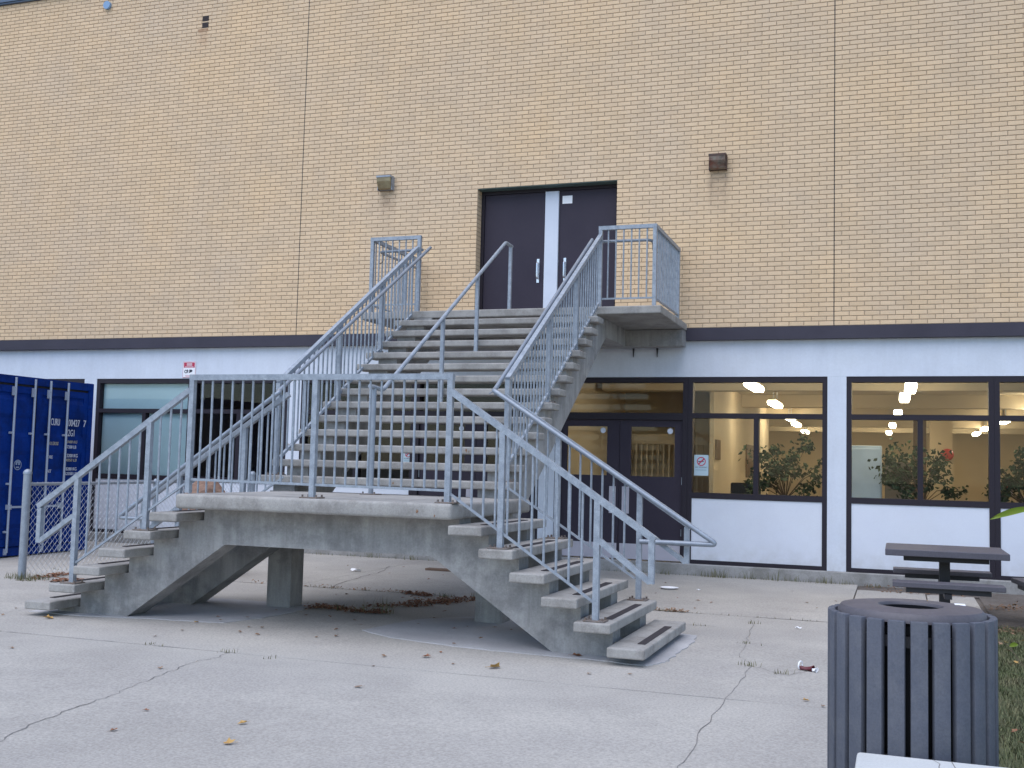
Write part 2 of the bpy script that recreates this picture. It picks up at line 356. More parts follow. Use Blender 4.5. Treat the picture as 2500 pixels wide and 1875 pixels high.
sb = MB(); sb.add([(10.36, -4.0, gz(-4)-.004), (30, -3.2, gz(-4)-.004), (30, .0, gz(0)-.004), (8.9, .0, gz(0)-.008), (8.9, -.6, gz(-.6)-.008), (10.36, -.7, gz(-.7)-.008)], [tuple(range(6))])
obj('dirt_strip', sb, M['soil'], kind='structure')
gr = MB()
def blade(mb, x, y, h, lean=.5, wd=.004, z=None):
    an = random.uniform(0, 6.283); l = random.uniform(.1, lean)*h; zz = gz(y) if z is None else z
    dx, dy = math.cos(an)*l, math.sin(an)*l; px, py = -math.sin(an)*wd, math.cos(an)*wd; t = random.random()
    mb.add([(x-px, y-py, zz), (x+px, y+py, zz), (x+dx*.4+px*.7, y+dy*.4+py*.7, zz+h*.6), (x+dx*.4-px*.7, y+dy*.4-py*.7, zz+h*.6), (x+dx, y+dy, zz+h)], [(0, 1, 2, 3), (3, 2, 4)], t)
for _ in range(32000):
    y = -3.6-random.random()**1.1*7.5; x0 = 9.96 if y > -8.2 else 9.84
    x = x0+random.random()*1.6
    if x < x0+.12 and random.random() < .5: continue
    blade(gr, x, y, random.uniform(.02, .055), 1.1, .0035)
obj('grass', gr, M['grass'], kind='stuff')

# ------------------------------------------------------------------ the building
B = thing('school_building', (2, 0, 0), 'long buff brick school building with a white painted ground floor and dark framed windows', 'building')
BL, BH, JX, BZ, J = .2052, .0672, -.075, 3.546, .010
NX0, NX1, NR = -62, 74, 96
DX0, DX1, DZ1 = 3.105, 5.375, BZ+34*BH     # upper doorway
XJ = [JX, JX+42*BL]
CAMP = Vector((9.38, -15.94, 1.455))
def brick_geo(x0, x1, z0, z1, y1=.03, c=.004):
    return ([(x0+c, 0, z0+c), (x1-c, 0, z0+c), (x1-c, 0, z1-c), (x0+c, 0, z1-c), (x0, c, z0), (x1, c, z0), (x1, c, z1), (x0, c, z1), (x0, y1, z0), (x1, y1, z0), (x1, y1, z1), (x0, y1, z1)],
            [(0, 1, 2, 3), (4, 5, 1, 0), (5, 6, 2, 1), (6, 7, 3, 2), (7, 4, 0, 3), (8, 9, 5, 4), (9, 10, 6, 5), (10, 11, 7, 6), (11, 8, 4, 7)])
bricks = []
holes = []
for r in range(NR):
    z0 = BZ+r*BH; z1 = z0+BH-J; odd = r % 2
    edges = set()
    for k in range(NX0, NX1): edges.add(round(JX+(k+(.5 if odd else 0))*BL, 4))
    for xj in XJ: edges.add(round(xj, 4))
    inside = z0 < DZ1-.01 and z0 > 3.5
    if inside: edges |= {DX0, DX1}
    ed = sorted(edges)
    for x0, x1 in zip(ed[:-1], ed[1:]):
        if x1-x0 < .025: continue
        if inside and x0 >= DX0-.001 and x1 <= DX1+.001: continue
        bx0, bx1 = x0+J/2, x1-J/2
        y1 = .03
        if inside and abs(x1-DX0) < .001: bx1 = x1; y1 = .24
        if inside and abs(x0-DX1) < .001: bx0 = x0; y1 = .24
        if any(bx0 > h[0]-.13 and bx1 < h[1]+.13 and z1 > h[2]+.0 and z0 < h[3]-.0 for h in holes): continue
        bricks.append((bx0, bx1, z0+J*.5, z1+J*.5, y1))
bricks.sort(key=lambda b_: (Vector(((b_[0]+b_[1])/2, 0, (b_[2]+b_[3])/2))-CAMP).length + (50 if (b_[0] > 10.95 or b_[1]-b_[0] < .19 or b_[4] > .1) else 0)
            + (50 if 2.1 < b_[0] < 6.5 and b_[2] < 4.75 else 0))
near = bricks[:300]; rest = bricks[300:]
protos = []
for k in range(10):
    mb = MB(); gv, gf = brick_geo(-(BL-J)/2, (BL-J)/2, 0, BH-J); mb.add(gv, gf, k/9)
    protos.append(mesh_of('brick', mb, M['brick']))
for x0, x1, z0, z1, y1 in near:
    inst('brick', random.choice(protos), ((x0+x1)/2, 0, z0), B)
mb = MB()
for x0, x1, z0, z1, y1 in rest:
    gv, gf = brick_geo(x0, x1, z0, z1, y1); dy = random.uniform(-.001, .001)
    mb.add([(p[0], p[1]+dy, p[2]) for p in gv], gf, random.random())
obj('brickwork', mb, M['brick'], B, kind='stuff')
XL, XR, ZT = JX+NX0*BL, JX+NX1*BL-BL, BZ+NR*BH
mb = MB()
for x0, x1, z0, z1 in [(XL, DX0-.005, BZ, ZT), (DX1+.005, XR, BZ, ZT), (DX0-.005, DX1+.005, DZ1+.012, ZT)]: mb.box(x0, x1, .0075, .30, z0, z1)
obj('mortar', mb, M['mortar'], B)
for xj in XJ:
    obj('expansion_joint', MB().box(xj-.007, xj+.007, .0025, .02, BZ, ZT-.002), M['sealant'], B)
obj('fascia_band', MB().box(XL, XR, -.022, .3, 3.365, BZ-.002), M['fascia'], B)
obj('lintel', MB().box(DX0-.08, DX1+.08, .012, .25, DZ1-.006, DZ1+.010), mat('lintel_green', (.10, .15, .14), .6), B)
cp = MB().box(XL, XR, -.05, .4, ZT, ZT+.03).box(XL, XR, -.075, .42, ZT+.03, ZT+.26)
obj('roof_coping', cp, M['coping'], B)
# vent of two missing bricks, the holes' shade painted as near-black boxes, rust below
for zc in (9.22, 9.10):
    obj('vent', MB().box(-2.215, -2.085, -.004, .03, zc-.05, zc+.045), M['hole'], B)
obj('rust_stain', MB().box(-2.30, -2.09, -.0015, .006, 8.985, 9.035), M['rust'], B)
obj('pipe_end', MB().tube([(-4.28, .02, 9.70), (-4.28, -.05, 9.70)], .075, 14), mat('blue_pipe_end', (.22, .36, .55), .5), B, smooth=True)
# upper double door
obj('door_frame', MB().box(DX0+.001, DX0+.055, .19, .27, 3.615, DZ1-.007).box(DX1-.055, DX1-.001, .19, .27, 3.615, DZ1-.007).box(DX0+.055, DX1-.055, .19, .27, DZ1-.06, DZ1-.007), M['frame'], B)
obj('door_mullion', MB().cbox(4.180, 4.402, .175, .28, 3.615, DZ1-.062, .006), M['alu'], B)
for x0, x1, hx in [(DX0+.058, 4.177, 4.075), (4.405, DX1-.058, 4.512)]:
    d = obj('door', MB().cbox(x0, x1, .210, .25, 3.625, DZ1-.063, .004), M['door'], B)
    h = MB().cbox(hx-.022, hx+.022, .202, .2095, 4.33, 4.71, .003)
    h.tube(rounded([(hx, .205, 4.40), (hx, .155, 4.40), (hx, .155, 4.64), (hx, .205, 4.64)], .03), .014, 8)
    obj('door_handle', h, M['chrome'], d, smooth=True)
    if x0 > 4.3:
        obj('sticker', MB().cbox(4.452, 4.612, .2055, .2095, 5.565, 5.69, .0013), M['paper'], d, label='bright white sticker at the top of the right door')
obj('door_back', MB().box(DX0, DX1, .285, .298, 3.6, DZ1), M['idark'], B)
# white ground floor
YW = .08
PIL = [(-8.66, -8.40), (-4.416, -4.145), (-.23, .022), (4.205, 4.455), (8.455, 8.711), (12.72, 12.98)]
obj('white_lintel_wall', MB().box(XL, XR, YW, .38, 2.835, 3.364), M['white'], B)
for x0, x1 in PIL: obj('pillar', MB().box(x0, x1, YW-.001, .38, .118, 2.834), M['white'], B)
obj('end_wall', MB().box(XL, -8.66, YW, .38, .118, 2.834), M['white'], B)
obj('end_wall', MB().box(12.98, XR, YW, .38, .118, 2.834), M['white'], B)
obj('kerb', MB().cbox(XL, XR, .03, .38, -.35, .117, .012), M['kerb'], B)
obj('soffit', MB().box(XL, XR, .30, .5, 3.36, 3.9), M['mortar'], B)
GY = .165
def window(x0, x1, mull, panel=True, label=None, dark=False):
    f = MB(); t = .068; y0, y1 = YW+.006, .24
    f.box(x0, x0+t, y0, y1, .12, 2.832).box(x1-t, x1, y0, y1, .12, 2.832)
    xa, xb = x0+t, x1-t
    f.box(xa, xb, y0, y1, 2.755, 2.832).box(xa, xb, y0, y1, 2.232, 2.304).box(xa, xb, y0, y1, 1.062, 1.145).box(xa, xb, y0, y1, .12, .175)
    f.box(mull-.035, mull+.035, y0+.002, y1-.002, 1.145, 2.232)
    o = obj('window', f, M['frame'], B, label=label)
    for a0, a1, z0, z1 in [(xa, xb, 2.304, 2.755), (xa, mull-.035, 1.145, 2.232), (mull+.035, xb, 1.145, 2.232)]:
        obj('pane', MB().box(a0-.004, a1+.004, GY, GY+.006, z0-.004, z1+.004), M['glass'], o)
    obj('infill_panel', MB().box(xa-.002, xb+.002, y0+.012, .22, .173, 1.064), M['panel'], o)
    return o
def double_door(x0, x1, xm):
    f = MB(); t = .075; y0, y1 = YW+.006, .24
    f.box(x0, x0+t, y0, y1, .12, 2.832).box(x1-t, x1, y0, y1, .12, 2.832); xa, xb = x0+t, x1-t
    f.box(xa, xb, y0, y1, 2.755, 2.832).box(xa, xb, y0, y1, 2.20, 2.302)
    o = obj('door_frame', f, M['frame'], B)
    obj('pane', MB().box(xa-.004, xb+.004, GY, GY+.006, 2.298, 2.759), M['glass'], o)
    for a0, a1, s in [(xa+.004, xm-.003, 1), (xm+.003, xb-.004, -1)]:
        ga, gb = (a0+.10, a1-.19) if s > 0 else (a0+.17, a1-.12)
        z0, z1 = .130, 2.196; za, zb = 1.36, 2.095
        lf = MB().box(a0, ga, .13, .175, z0, z1).box(gb, a1, .13, .175, z0, z1).box(ga, gb, .13, .175, z0, za).box(ga, gb, .13, .175, zb, z1)
        d = obj('door', lf, M['door'], B)
        obj('door_glass', MB().box(ga-.003, gb+.003, .150, .156, za-.003, zb+.003), M['glass'], d)
        obj('kick_plate', MB().box(a0+.02, a1-.02, .125, .1295, .135, .36), M['kick'], d)
        px = (a1-.145, a1-.045) if s > 0 else (a0+.045, a0+.155)
        obj('push_plate', MB().box(px[0], px[1], .123, .1295, .80, 1.20), M['kick'], d)
        sx = gb-.07
        obj('sticker', MB().tube([(sx, .1495, zb-.06), (sx, .147, zb-.06)], .042, 16), M['alu'], d)
        hx = a1-.004 if s < 0 else a0+.004
        obj('hinge', MB().tube([(hx, .125, 1.25), (hx, .125, 1.36)], .009, 8).tube([(hx, .125, .5), (hx, .125, .6)], .009, 8), M['steel'], d)
window(-8.399, -6.30, -7.35); window(-6.299, -4.417, -5.35)
wA = window(-4.144, -2.14, -3.11, label='window with pale blue roller blinds drawn behind its panes')
wB = window(-2.139, -.231, -1.18)
window(.023, 2.10, 1.06); double_door(2.102, 4.204, 3.15)
double_door(4.456, 6.483, 5.455); window(6.485, 8.454, 7.47)
window(8.712, 10.612, 9.68); window(10.614, 12.719, 11.66)
for a0, a1, z0, z1 in [(-4.07, -2.2, 2.306, 2.752), (-4.07, -3.15, 1.147, 2.23), (-3.07, -2.2, 1.147, 2.23)]:
    obj('roller_blind', MB().box(a0, a1, .19, .20, z0, z1), M['blind'], wA)
# interior
obj('interior_floor', MB().box(-13, 18, .38, 22, .0, .11), M['ifloor'], B)
obj('interior_ceiling', MB().box(-13, 18, .385, 22, 3.05, 3.2), M['iceil'], B)
for yb in (2.3, 6.9, 11.5, 16.0, 20.0): obj('ceiling_beam', MB().box(4.6, 17.9, yb, yb+.35, 2.80, 3.049), M['iceil'], B)
obj('interior_wall', MB().box(-13, 18, 21.8, 22, .111, 3.049), M['iwall'], B)
obj('interior_wall', MB().box(17.9, 18, .4, 21.79, .111, 3.049), M['iwall'], B)
obj('interior_wall', MB().box(4.30, 4.46, .39, 21.79, .111, 3.049), M['iwall'], B)  # unseen partition, put in to keep the left bays dark
obj('interior_wall', MB().box(4.461, 6.35, 4.6, 4.75, .111, 3.049), M['iwall'], B)
obj('interior_wall', MB().box(6.22, 6.36, 4.76, 12.0, .111, 3.049), M['iwall'], B)
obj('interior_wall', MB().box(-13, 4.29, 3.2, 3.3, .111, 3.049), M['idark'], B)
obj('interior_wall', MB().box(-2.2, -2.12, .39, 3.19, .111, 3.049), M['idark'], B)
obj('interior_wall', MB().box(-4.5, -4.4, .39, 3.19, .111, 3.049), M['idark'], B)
obj('interior_post', MB().box(10.2, 10.75, 15.0, 15.4, .111, 3.049), M['iwall'], B)
obj('interior_post', MB().box(9.75, 10.05, 12.5, 12.9, .111, 3.049), M['iwood'], B)
idr = obj('interior_door', MB().box(12.35, 13.15, 21.74, 21.795, .112, 2.25), M['iwall'], B)
obj('door_handle', MB().box(12.42, 12.47, 21.70, 21.738, 1.1, 1.25), M['chrome'], idr)
obj('interior_wall', MB().box(6.40, 6.47, 2.6, 4.6, .111, 3.049), M['iwall'], B)
vs_ = MB().box(4.6, 6.3, 3.5, 3.56, 1.92, 2.10).box(4.6, 6.3, 3.515, 3.545, .25, .30)  # added bars standing in for a reflection in the door glass
for k in range(17): vs_.box(4.62+k*.1, 4.645+k*.1, 3.52, 3.54, .30, 1.92)
obj('reflection_bars', vs_, M['iwall'], B)

# ------------------------------------------------------------------ concrete staircase
ST = thing('concrete_staircase', (4.4, -6.5, gz(-6.5)), 'raw concrete double flight staircase with open treads rising to the upper doors', 'staircase')
TW, TT, YN, YF = .303, .080, -7.42, -5.63
Z1, HR, GO, XR1, XL1 = .056, .179, .276, 7.525, 1.776
tm = MB().cbox(-TW/2, TW/2, (YN-YF)/2, (YF-YN)/2, -TT, 0, .012, 2)
tme = mesh_of('tread', tm, M['tread'])
sm = MB().box(-.032, .032, -.55, .55, 0, .004)
for k in range(7): sm.box(-.030+k*.009, -.026+k*.009, -.548, .548, .004, .006)
sme = mesh_of('grip_strip', sm, M['strip'])
def strip_on(tr, lx, ly, z):
    o = bpy.data.objects.new('grip_strip', sme); COL.objects.link(o); o.parent = tr; o.location = (lx, ly, .0005)
    return o
for i in range(6):
    z = Z1+HR*i
    xc = XR1-GO*i-TW/2
    t = inst('tread', tme, (xc, (YN+YF)/2, z), ST); strip_on(t, TW/2-.085, -.07, 0)
    xc = XL1+GO*i-TW/2
    t = inst('tread', tme, (xc, (YN+YF)/2, z), ST); strip_on(t, -TW/2+.085, -.07, 0)
ZL = 1.13
obj('middle_landing', MB().cbox(3.13, 5.865, -7.42, -5.30, ZL-.135, ZL, .028, 3), M['tread'], ST, smooth=True)
ZU1, HU, GU, YU1, UX0, UX1 = 1.296, .178, .273, -5.53, 2.80, 5.72
um = MB().prism([(UX0-4.26, 0), (UX0-4.26, .30), (UX1-4.26, .30), (UX1-4.26, 0)], 'z', -TT, 0)
um = MB().cbox(UX0-4.26, UX1-4.26, 0, .297, -TT, 0, .014, 2)
ume = mesh_of('tread', um, M['tread'])
for i in range(13): inst('tread', ume, (4.26, YU1+GU*i, ZU1+HU*i), ST)
ZP, PY0, PX0, PX1 = 3.61, -1.90, 2.095, 6.470
obj('upper_landing', MB().cbox(PX0, PX1, PY0, -.002, ZP-.105, ZP, .014, 2), M['tread'], ST)
obj('wall_beam', MB().cbox(PX0+.002, PX1-.012, -.26, -.004, 3.255, ZP-.107, .01), M['conc'], ST)
for xb in (5.66, 6.02): obj('bracket', MB().prism([(-.02, 3.25), (.02, 3.25), (0, 3.11)], 'y', .0, .075) if False else MB().add([(xb-.018, .02, 3.362), (xb+.018, .02, 3.362), (xb, .03, 3.13), (xb-.018, .077, 3.362), (xb+.018, .077, 3.362), (xb, .077, 3.13)], [(0, 1, 2), (3, 5, 4), (0, 2, 5, 3), (1, 4, 5, 2), (0, 3, 4, 1)]), M['bracket'], B)
def side_profile():
    g0 = gz(-7)-.03
    p = [(1.56, g0), (2.324, g0), (3.437, .658), (5.545, .658), (6.715, g0), (7.455, g0)]
    for i in range(6):          # up the right flight
        zt = Z1+HR*i-TT+.002; xe = XR1-GO*i-.07
        p += [(xe, zt if i == 0 else Z1+HR*(i-1)-TT+.002)] if i else []
        p += [(xe, zt)]
    p += [(5.80, Z1+HR*5-TT+.002), (5.80, ZL-.133), (3.20, ZL-.133), (3.20, Z1+HR*5-TT+.002)]
    for i in range(5, -1, -1):
        zt = Z1+HR*i-TT+.002; xe = XL1-TW+GO*i+.07
        p += [(xe, zt)]
        if i: p += [(xe, Z1+HR*(i-1)-TT+.002)]
    out = [p[0]]
    for q in p[1:]:
        if abs(q[0]-out[-1][0])+abs(q[1]-out[-1][1]) > 1e-4: out.append(q)
    return out
for y0, y1 in ((-7.05, -6.79), (-6.03, -5.78)):
    obj('stringer', MB().prism(side_profile(), 'y', y0, y1), M['conc'], ST)
def upper_profile():
    p = []
    sof = lambda y: 3.233+.673*(y+1.447)
    p += [(-5.52, .66), (-5.27, .66), (-1.42, sof(-1.42)), (-1.40, 3.257), (-.262, 3.257), (-.262, ZP-.107), (YU1+GU*12+.335, ZP-.107)]
    for i in range(12, -1, -1):
        zt = ZU1+HU*i-TT+.002; ye = YU1+GU*i+.075
        if i == 12: p += [(YU1+GU*13+.06, zt)]
        p += [(ye, zt)]
        if i: p += [(ye, ZU1+HU*(i-1)-TT+.002)]
    p += [(YU1+.075, ZL+.0), (-5.52, ZL+.0)]
    return p
for x0, x1 in ((2.955, 3.22), (5.345, 5.61)):
    obj('stringer', MB().prism(upper_profile(), 'x', x0, x1), M['conc'], ST)
for x0, x1 in ((3.12, 3.40), (5.47, 5.75)):
    obj('column', MB().cbox(x0, x1, -5.775, -5.50, gz(-5.6)-.05, ZL-.136, .012), M['conc'], ST)

def stain(x, y, z, s_):
    rnd = random.Random(int(x*1000)); n = 9
    pts = [(x+s_*rnd.uniform(.5, 1)*.6*math.cos(6.2832*k/n), y, z+s_*rnd.uniform(.5, 1.1)*math.sin(6.2832*k/n)) for k in range(n)]
    obj('rust_stain', MB().add(pts, [tuple(range(n))]), M['ruststain'], ST)
RUST = [(5.02, -4.9865, 1.612, .022), (4.43, -5.5325, 1.25, .018), (5.56, -7.4225, 1.06, .022), (5.72, -7.4225, 1.028, .014), (5.69, -5.5325, 1.245, .022), (5.05, -4.987, 1.60, .010)]
for x, y, z, s_ in RUST: stain(x, y, z, s_)
# ------------------------------------------------------------------ railings
PW = .0245
def post_me(h): return None
def post(parent, x, y, z0, z1, plate=True, r=PW):
    o = obj('post', MB().box(x-r, x+r, y-r, y+r, z0+.008, z1), M['steel'], parent)
    if plate:
        p = MB().cbox(x-.09, x+.09, y-.075, y+.075, z0+.0005, z0+.0115, .003)
        for sx in (-.068, .068):
            for sy in (-.052, .052): p.tube([(x+sx, y+sy, z0+.01), (x+sx, y+sy, z0+.032)], .010, 6)
        obj('base_plate', p, M['plate'], o)
    return o
BAL = {}
def baluster(parent, x, y, z0, z1, r=.0108):
    k = (round(z1-z0, 3), r)
    if k not in BAL:
        BAL[k] = mesh_of('baluster', MB().tube([(0, 0, 0), (0, 0, z1-z0)], r, 7), M['steel'], smooth=True)
    inst('baluster', BAL[k], (x, y, z0), parent)
def rail(parent, name, a_, b_, r=.026):
    return obj(name, MB().tube([a_, b_], r, square=True), M['steel'], parent)
def lin(t, a_, b_): return a_+(b_-a_)*t
YFR, YBR = -7.30, -5.70
# 1 front guard of the middle landing
G1 = thing('landing_guard', (4.5, YFR, ZL), 'straight galvanized guard rail along the front edge of the middle landing', 'railing', 'galvanized stair railings')
for x in (3.185, 4.485, 5.785): post(G1, x, YFR, ZL, 2.195, plate=x > 3.3)
rail(G1, 'top_rail', (3.159, YFR, 2.208), (5.811, YFR, 2.208)); rail(G1, 'bottom_rail', (3.2, YFR, 1.262), (5.77, YFR, 1.238), .011)
for k in range(1, 25):
    x = 3.185+k*.1083*.9985
    if abs(x-4.485) < .03 or x > 5.74: continue
    baluster(G1, x, YFR, 1.255, 2.185)
def flight(name, y, xt, xb, sgn, label, zt, zb_, xmid, posts, brail, handpipe=None, group='galvanized stair railings', ybal=True):
    """sloped railing of a side flight: (xt,zt) top end, (xb,zb_) bottom end, sgn +1 descends to +x"""
    T = thing(name, (xt, y, gz(y)), label, 'railing', group)
    zr = lambda x: zt+(zb_-zt)*(x-xt)/(xb-xt)
    rail(T, 'top_rail', (xt, y, zt), (xb, y, zb_))
    for x, zbase in posts: post(T, x, y, zbase, zr(x)-.01)
    # end loop
    xm, zm = xmid
    zend = zb_-.335
    loop = MB().tube([(xb-sgn*.026, y, zb_-.01), (xb-sgn*.026, y, zend-.012)], .0235, square=True).tube([(xb-sgn*.035, y, zend), (xm, y, zm)], .0222, square=True)
    obj('end_loop', loop, M['steel'], T)
    (bx0, bz0), (bx1, bz1) = brail
    rail(T, 'bottom_rail', (bx0, y, bz0), (bx1, y, bz1), .010)
    n = int(abs(bx1-bx0)/.105)
    for k in range(1, n):
        x = lin(k/n, bx0, bx1)
        if any(abs(x-p[0]) < .04 for p in posts): continue
        baluster(T, x, y, lin(k/n, bz0, bz1), zr(x)-.02)
    if handpipe:
        obj('handrail', MB().tube(rounded(handpipe, .06), .0235, 12), M['pipe'], T, smooth=True)
        for k in (1, 3):
            p0, p1 = Vector(handpipe[0]), Vector(handpipe[1])
            q = p0.lerp(p1, k/4); obj('rail_bracket', MB().tube([q, q+Vector((0, (y-q.y), -.05))], .008, 6), M['steel'], T)
    return T
t2, t5 = Z1+HR, Z1+4*HR
flight('stair_railing', YFR, 5.781, 7.572, 1, 'front railing of the right flight, nearest the litter bin, ending in a square loop', 2.089, .904, (7.11, .885), [(6.27, t5), (7.098, t2)], ((5.785, 1.225), (7.08, .384)))
flight('stair_railing', YFR, 3.163, 1.472, -1, 'front railing of the left flight, ending in a loop by the fence post', 2.092, .949, (1.90, .875), [(2.73, t5), (1.925, t2)], ((3.18, 1.24), (1.95, .43)))
yp = -5.80
flight('stair_railing', YBR, 5.70, 7.562, 1, 'rear railing of the right flight, its round handrail ending before the lit window', 2.15, .945, (7.11, .90), [(6.27, t5), (7.085, t2)], ((5.72, 1.27), (7.05, .435)),
       handpipe=[(5.515, -5.48, 2.236), (5.62, yp, 2.20), (7.835, yp, .79), (7.10, yp+.06, .785)])
flight('stair_railing', YBR, 3.25, 1.44, -1, 'rear railing of the left flight, with a round handrail beside the chain link fence', 2.165, .945, (1.90, .90), [(2.73, t5), (1.925, t2)], ((3.22, 1.28), (1.95, .435)),
       handpipe=[(2.985, -5.48, 2.21), (3.20, yp, 2.185), (1.205, yp, .78), (1.92, yp+.06, .775)])
# upper flight railings
def upper_rail(x, xpipe, label, ra, rb, pa, ye):
    T = thing('stair_railing', (x, -3.5, ZU1), label, 'railing', 'galvanized stair railings')
    za = lambda y: ra[0]+(y+1.74)*ra[1]
    zb = lambda y: rb[0]+(y+1.74)*rb[1]
    obj('top_rail', MB().tube([(x, -1.76, za(-1.76)), (x, -5.34, za(-5.34))], .026, square=True), M['steel'], T)
    obj('bottom_rail', MB().tube([(x, -1.80, zb(-1.8)), (x, -5.26, zb(-5.26))], .015, square=True), M['steel'], T)
    for y, zt in ((-2.86, ZU1+HU*9), (-3.96, ZU1+HU*5), (-5.33, ZU1)): post(T, x, y, zt, za(y)-.01)
    n = 33
    for k in range(1, n):
        y = lin(k/n, -1.80, -5.33)
        if min(abs(y+2.86), abs(y+3.96)) < .04: continue
        baluster(T, x, y, zb(y), za(y)-.02)
    zp = lambda y: pa[0]+(y-pa[1])*pa[2]
    e0 = [(xpipe, ye, zp(ye)), (xpipe, -5.50, zp(-5.50))]
    obj('handrail', MB().tube(e0, .0235, 12), M['pipe'], T, smooth=True)
    for y in (-2.5, -3.9, -5.2): obj('rail_bracket', MB().tube([(xpipe, y, zp(y)-.02), (x, y, zp(y)-.07)], .007, 6), M['steel'], T)
    return T
upper_rail(5.60, 5.515, 'right railing of the steep upper flight, reaching the right platform guard', (4.60, .6257), (3.708, .632), (4.53, -1.855, .633), -1.87)
upper_rail(2.90, 2.985, 'left railing of the steep upper flight, reaching the left platform guard', (4.555, .6215), (3.655, .6156), (4.582, -1.525, .60), -1.50)
def platform_guard(xa, xb, label):
    """xa: corner by the stair, xb: outer corner"""
    yg, zt, zb = -1.74, 4.70, 3.735; s = 1 if xb > xa else -1
    T = thing('platform_guard', ((xa+xb)/2, -1, ZP), label, 'railing', 'galvanized stair railings')
    post(T, xa, yg, ZP, zt-.01, plate=False); post(T, xb, yg, ZP, zt-.01, plate=False); post(T, xb, -.10, ZP, zt-.01, plate=False)
    rail(T, 'top_rail', (xa-s*.026, yg, zt), (xb+s*.026, yg, zt)); rail(T, 'top_rail', (xb, yg+.027, zt-.001), (xb, -.06, zt-.001), .0255)
    rail(T, 'bottom_rail', (xa, yg, zb), (xb, yg, zb), .011); rail(T, 'bottom_rail', (xb, yg+.03, zb), (xb, -.06, zb), .011)
    n = 7
    for k in range(1, n): baluster(T, lin(k/n, xa, xb), yg, zb, zt-.02)
    n = 15
    for k in range(1, n): baluster(T, xb, lin(k/n, yg, -.10), zb, zt-.02)
    xi = xb-s*.075
    obj('handrail', MB().tube(rounded([(xa-s*.02, yg+.08, 4.535), (xi, yg+.08, 4.53), (xi, -.22, 4.53)], .09), .021, 10), M['pipe'], T, smooth=True)
    obj('rail_bracket', MB().tube(rounded([(xi, yg+.2, 4.52), (xi, yg+.2, 4.40), (xb, yg+.2, 4.38)], .05), .006, 6).tube([(xi, -.7, 4.52), (xb, -.7, 4.45)], .006, 6), M['plate'], T)
platform_guard(5.60, 6.345, 'right guard of the upper landing, beside the dark double door')
platform_guard(2.92, 2.175, 'left guard of the upper landing, against bare brick')
C1 = thing('center_handrail', (4.26, -3.6, ZU1), 'single handrail on four posts up the middle of the upper flight', 'railing', 'galvanized stair railings')
zc = lambda y: 4.553+(y+1.81)*.631
obj('handrail', MB().tube(rounded([(4.26, -1.56, 4.545), (4.26, -1.81, 4.553), (4.26, -5.50, zc(-5.50)), (4.26, -5.80, 2.245)], .05), .024, 10), M['steel'], C1, smooth=True)
post(C1, 4.26, -1.60, ZP, 4.53, plate=False, r=.021); post(C1, 4.26, -2.84, ZU1+HU*9, zc(-2.84), plate=False, r=.021)
post(C1, 4.26, -3.94, ZU1+HU*5, zc(-3.94), plate=False, r=.021); 
obj('post', MB().tube([(4.26, -5.70, ZL), (4.26, -5.70, 2.24)], .026, 10), M['pipe'], C1, smooth=True)
pl = MB().cbox(4.17, 4.35, -5.78, -5.62, ZL+.0005, ZL+.011, .003)
for sx in (-.065, .065): pl.tube([(4.26+sx, -5.75, ZL+.01), (4.26+sx, -5.75, ZL+.03)], .01, 6)
obj('base_plate', pl, M['plate'], C1)

# ------------------------------------------------------------------ shipping container (door end faces +x)
CXF, CY0, CY1, CZ0, CZ1 = -2.90, -3.90, -1.46, gz(-2.6)+.02, 2.615
SCN = thing('shipping_container', (-5.9, -2.68, gz(-2.6)), 'dark blue steel shipping container with its door end facing the stairs', 'container')
LEN = 6.06
bd = MB().box(CXF-LEN, CXF-.05, CY0+.03, CY1-.03, CZ0+.10, CZ1-.03)
for k in range(22):
    x0 = CXF-.3-k*.26
    for yy in (CY0, CY1-.03): bd.box(x0-.13, x0, yy+.004, yy+.026, CZ0+.16, CZ1-.14)
obj('body', bd, M['blue'], SCN)
fr = MB().box(CXF-.12, CXF, CY0, CY0+.10, CZ0+.12, CZ1-.12).box(CXF-.12, CXF, CY1-.10, CY1, CZ0+.12, CZ1-.12)
fr.box(CXF-.12, CXF, CY0+.0, CY1-.0, CZ1-.12, CZ1-.005).box(CXF-.12, CXF, CY0, CY1, CZ0, CZ0+.12)
obj('door_frame', fr, M['blue'], SCN)
for y in (CY0-.004, CY1-.158):
    for z in (CZ0-.004, CZ1-.118):
        obj('corner_casting', MB().cbox(CXF-.17, CXF+.004, y, y+.162, z, z+.120, .01), M['blue'], SCN)
YM = (CY0+CY1)/2
text = [('CURU', -2.36, 1.911, .188, .106, 'w', 0), ('200427', -2.029, 1.911, .298, .106, 'w', 0), ('7', -1.645, 1.911, .057, .106, 'w', 0), ('22G1', -2.022, 1.754, .182, .105, 'w', 0),
        ('MAX.GROSS', -2.405, 1.605, .232, .052, 'y', .3), ('30480 KG', -2.019, 1.643, .26, .044, 'y', .3), ('67200 LB', -2.014, 1.562, .232, .049, 'w', 0),
        ('TARE', -2.393, 1.398, .108, .048, 'w', 0), ('2200 KG', -1.979, 1.424, .238, .053, 'w', 0), ('4850 LB', -2.003, 1.357, .247, .045, 'y', .3),
        ('NET', -2.381, 1.181, .08, .047, 'w', 0), ('28280 KG', -2.016, 1.217, .266, .049, 'w', 0), ('62350 LB', -2.001, 1.145, .267, .047, 'w', 0)]
rods = [-3.14, -2.75, -2.43, -2.05]
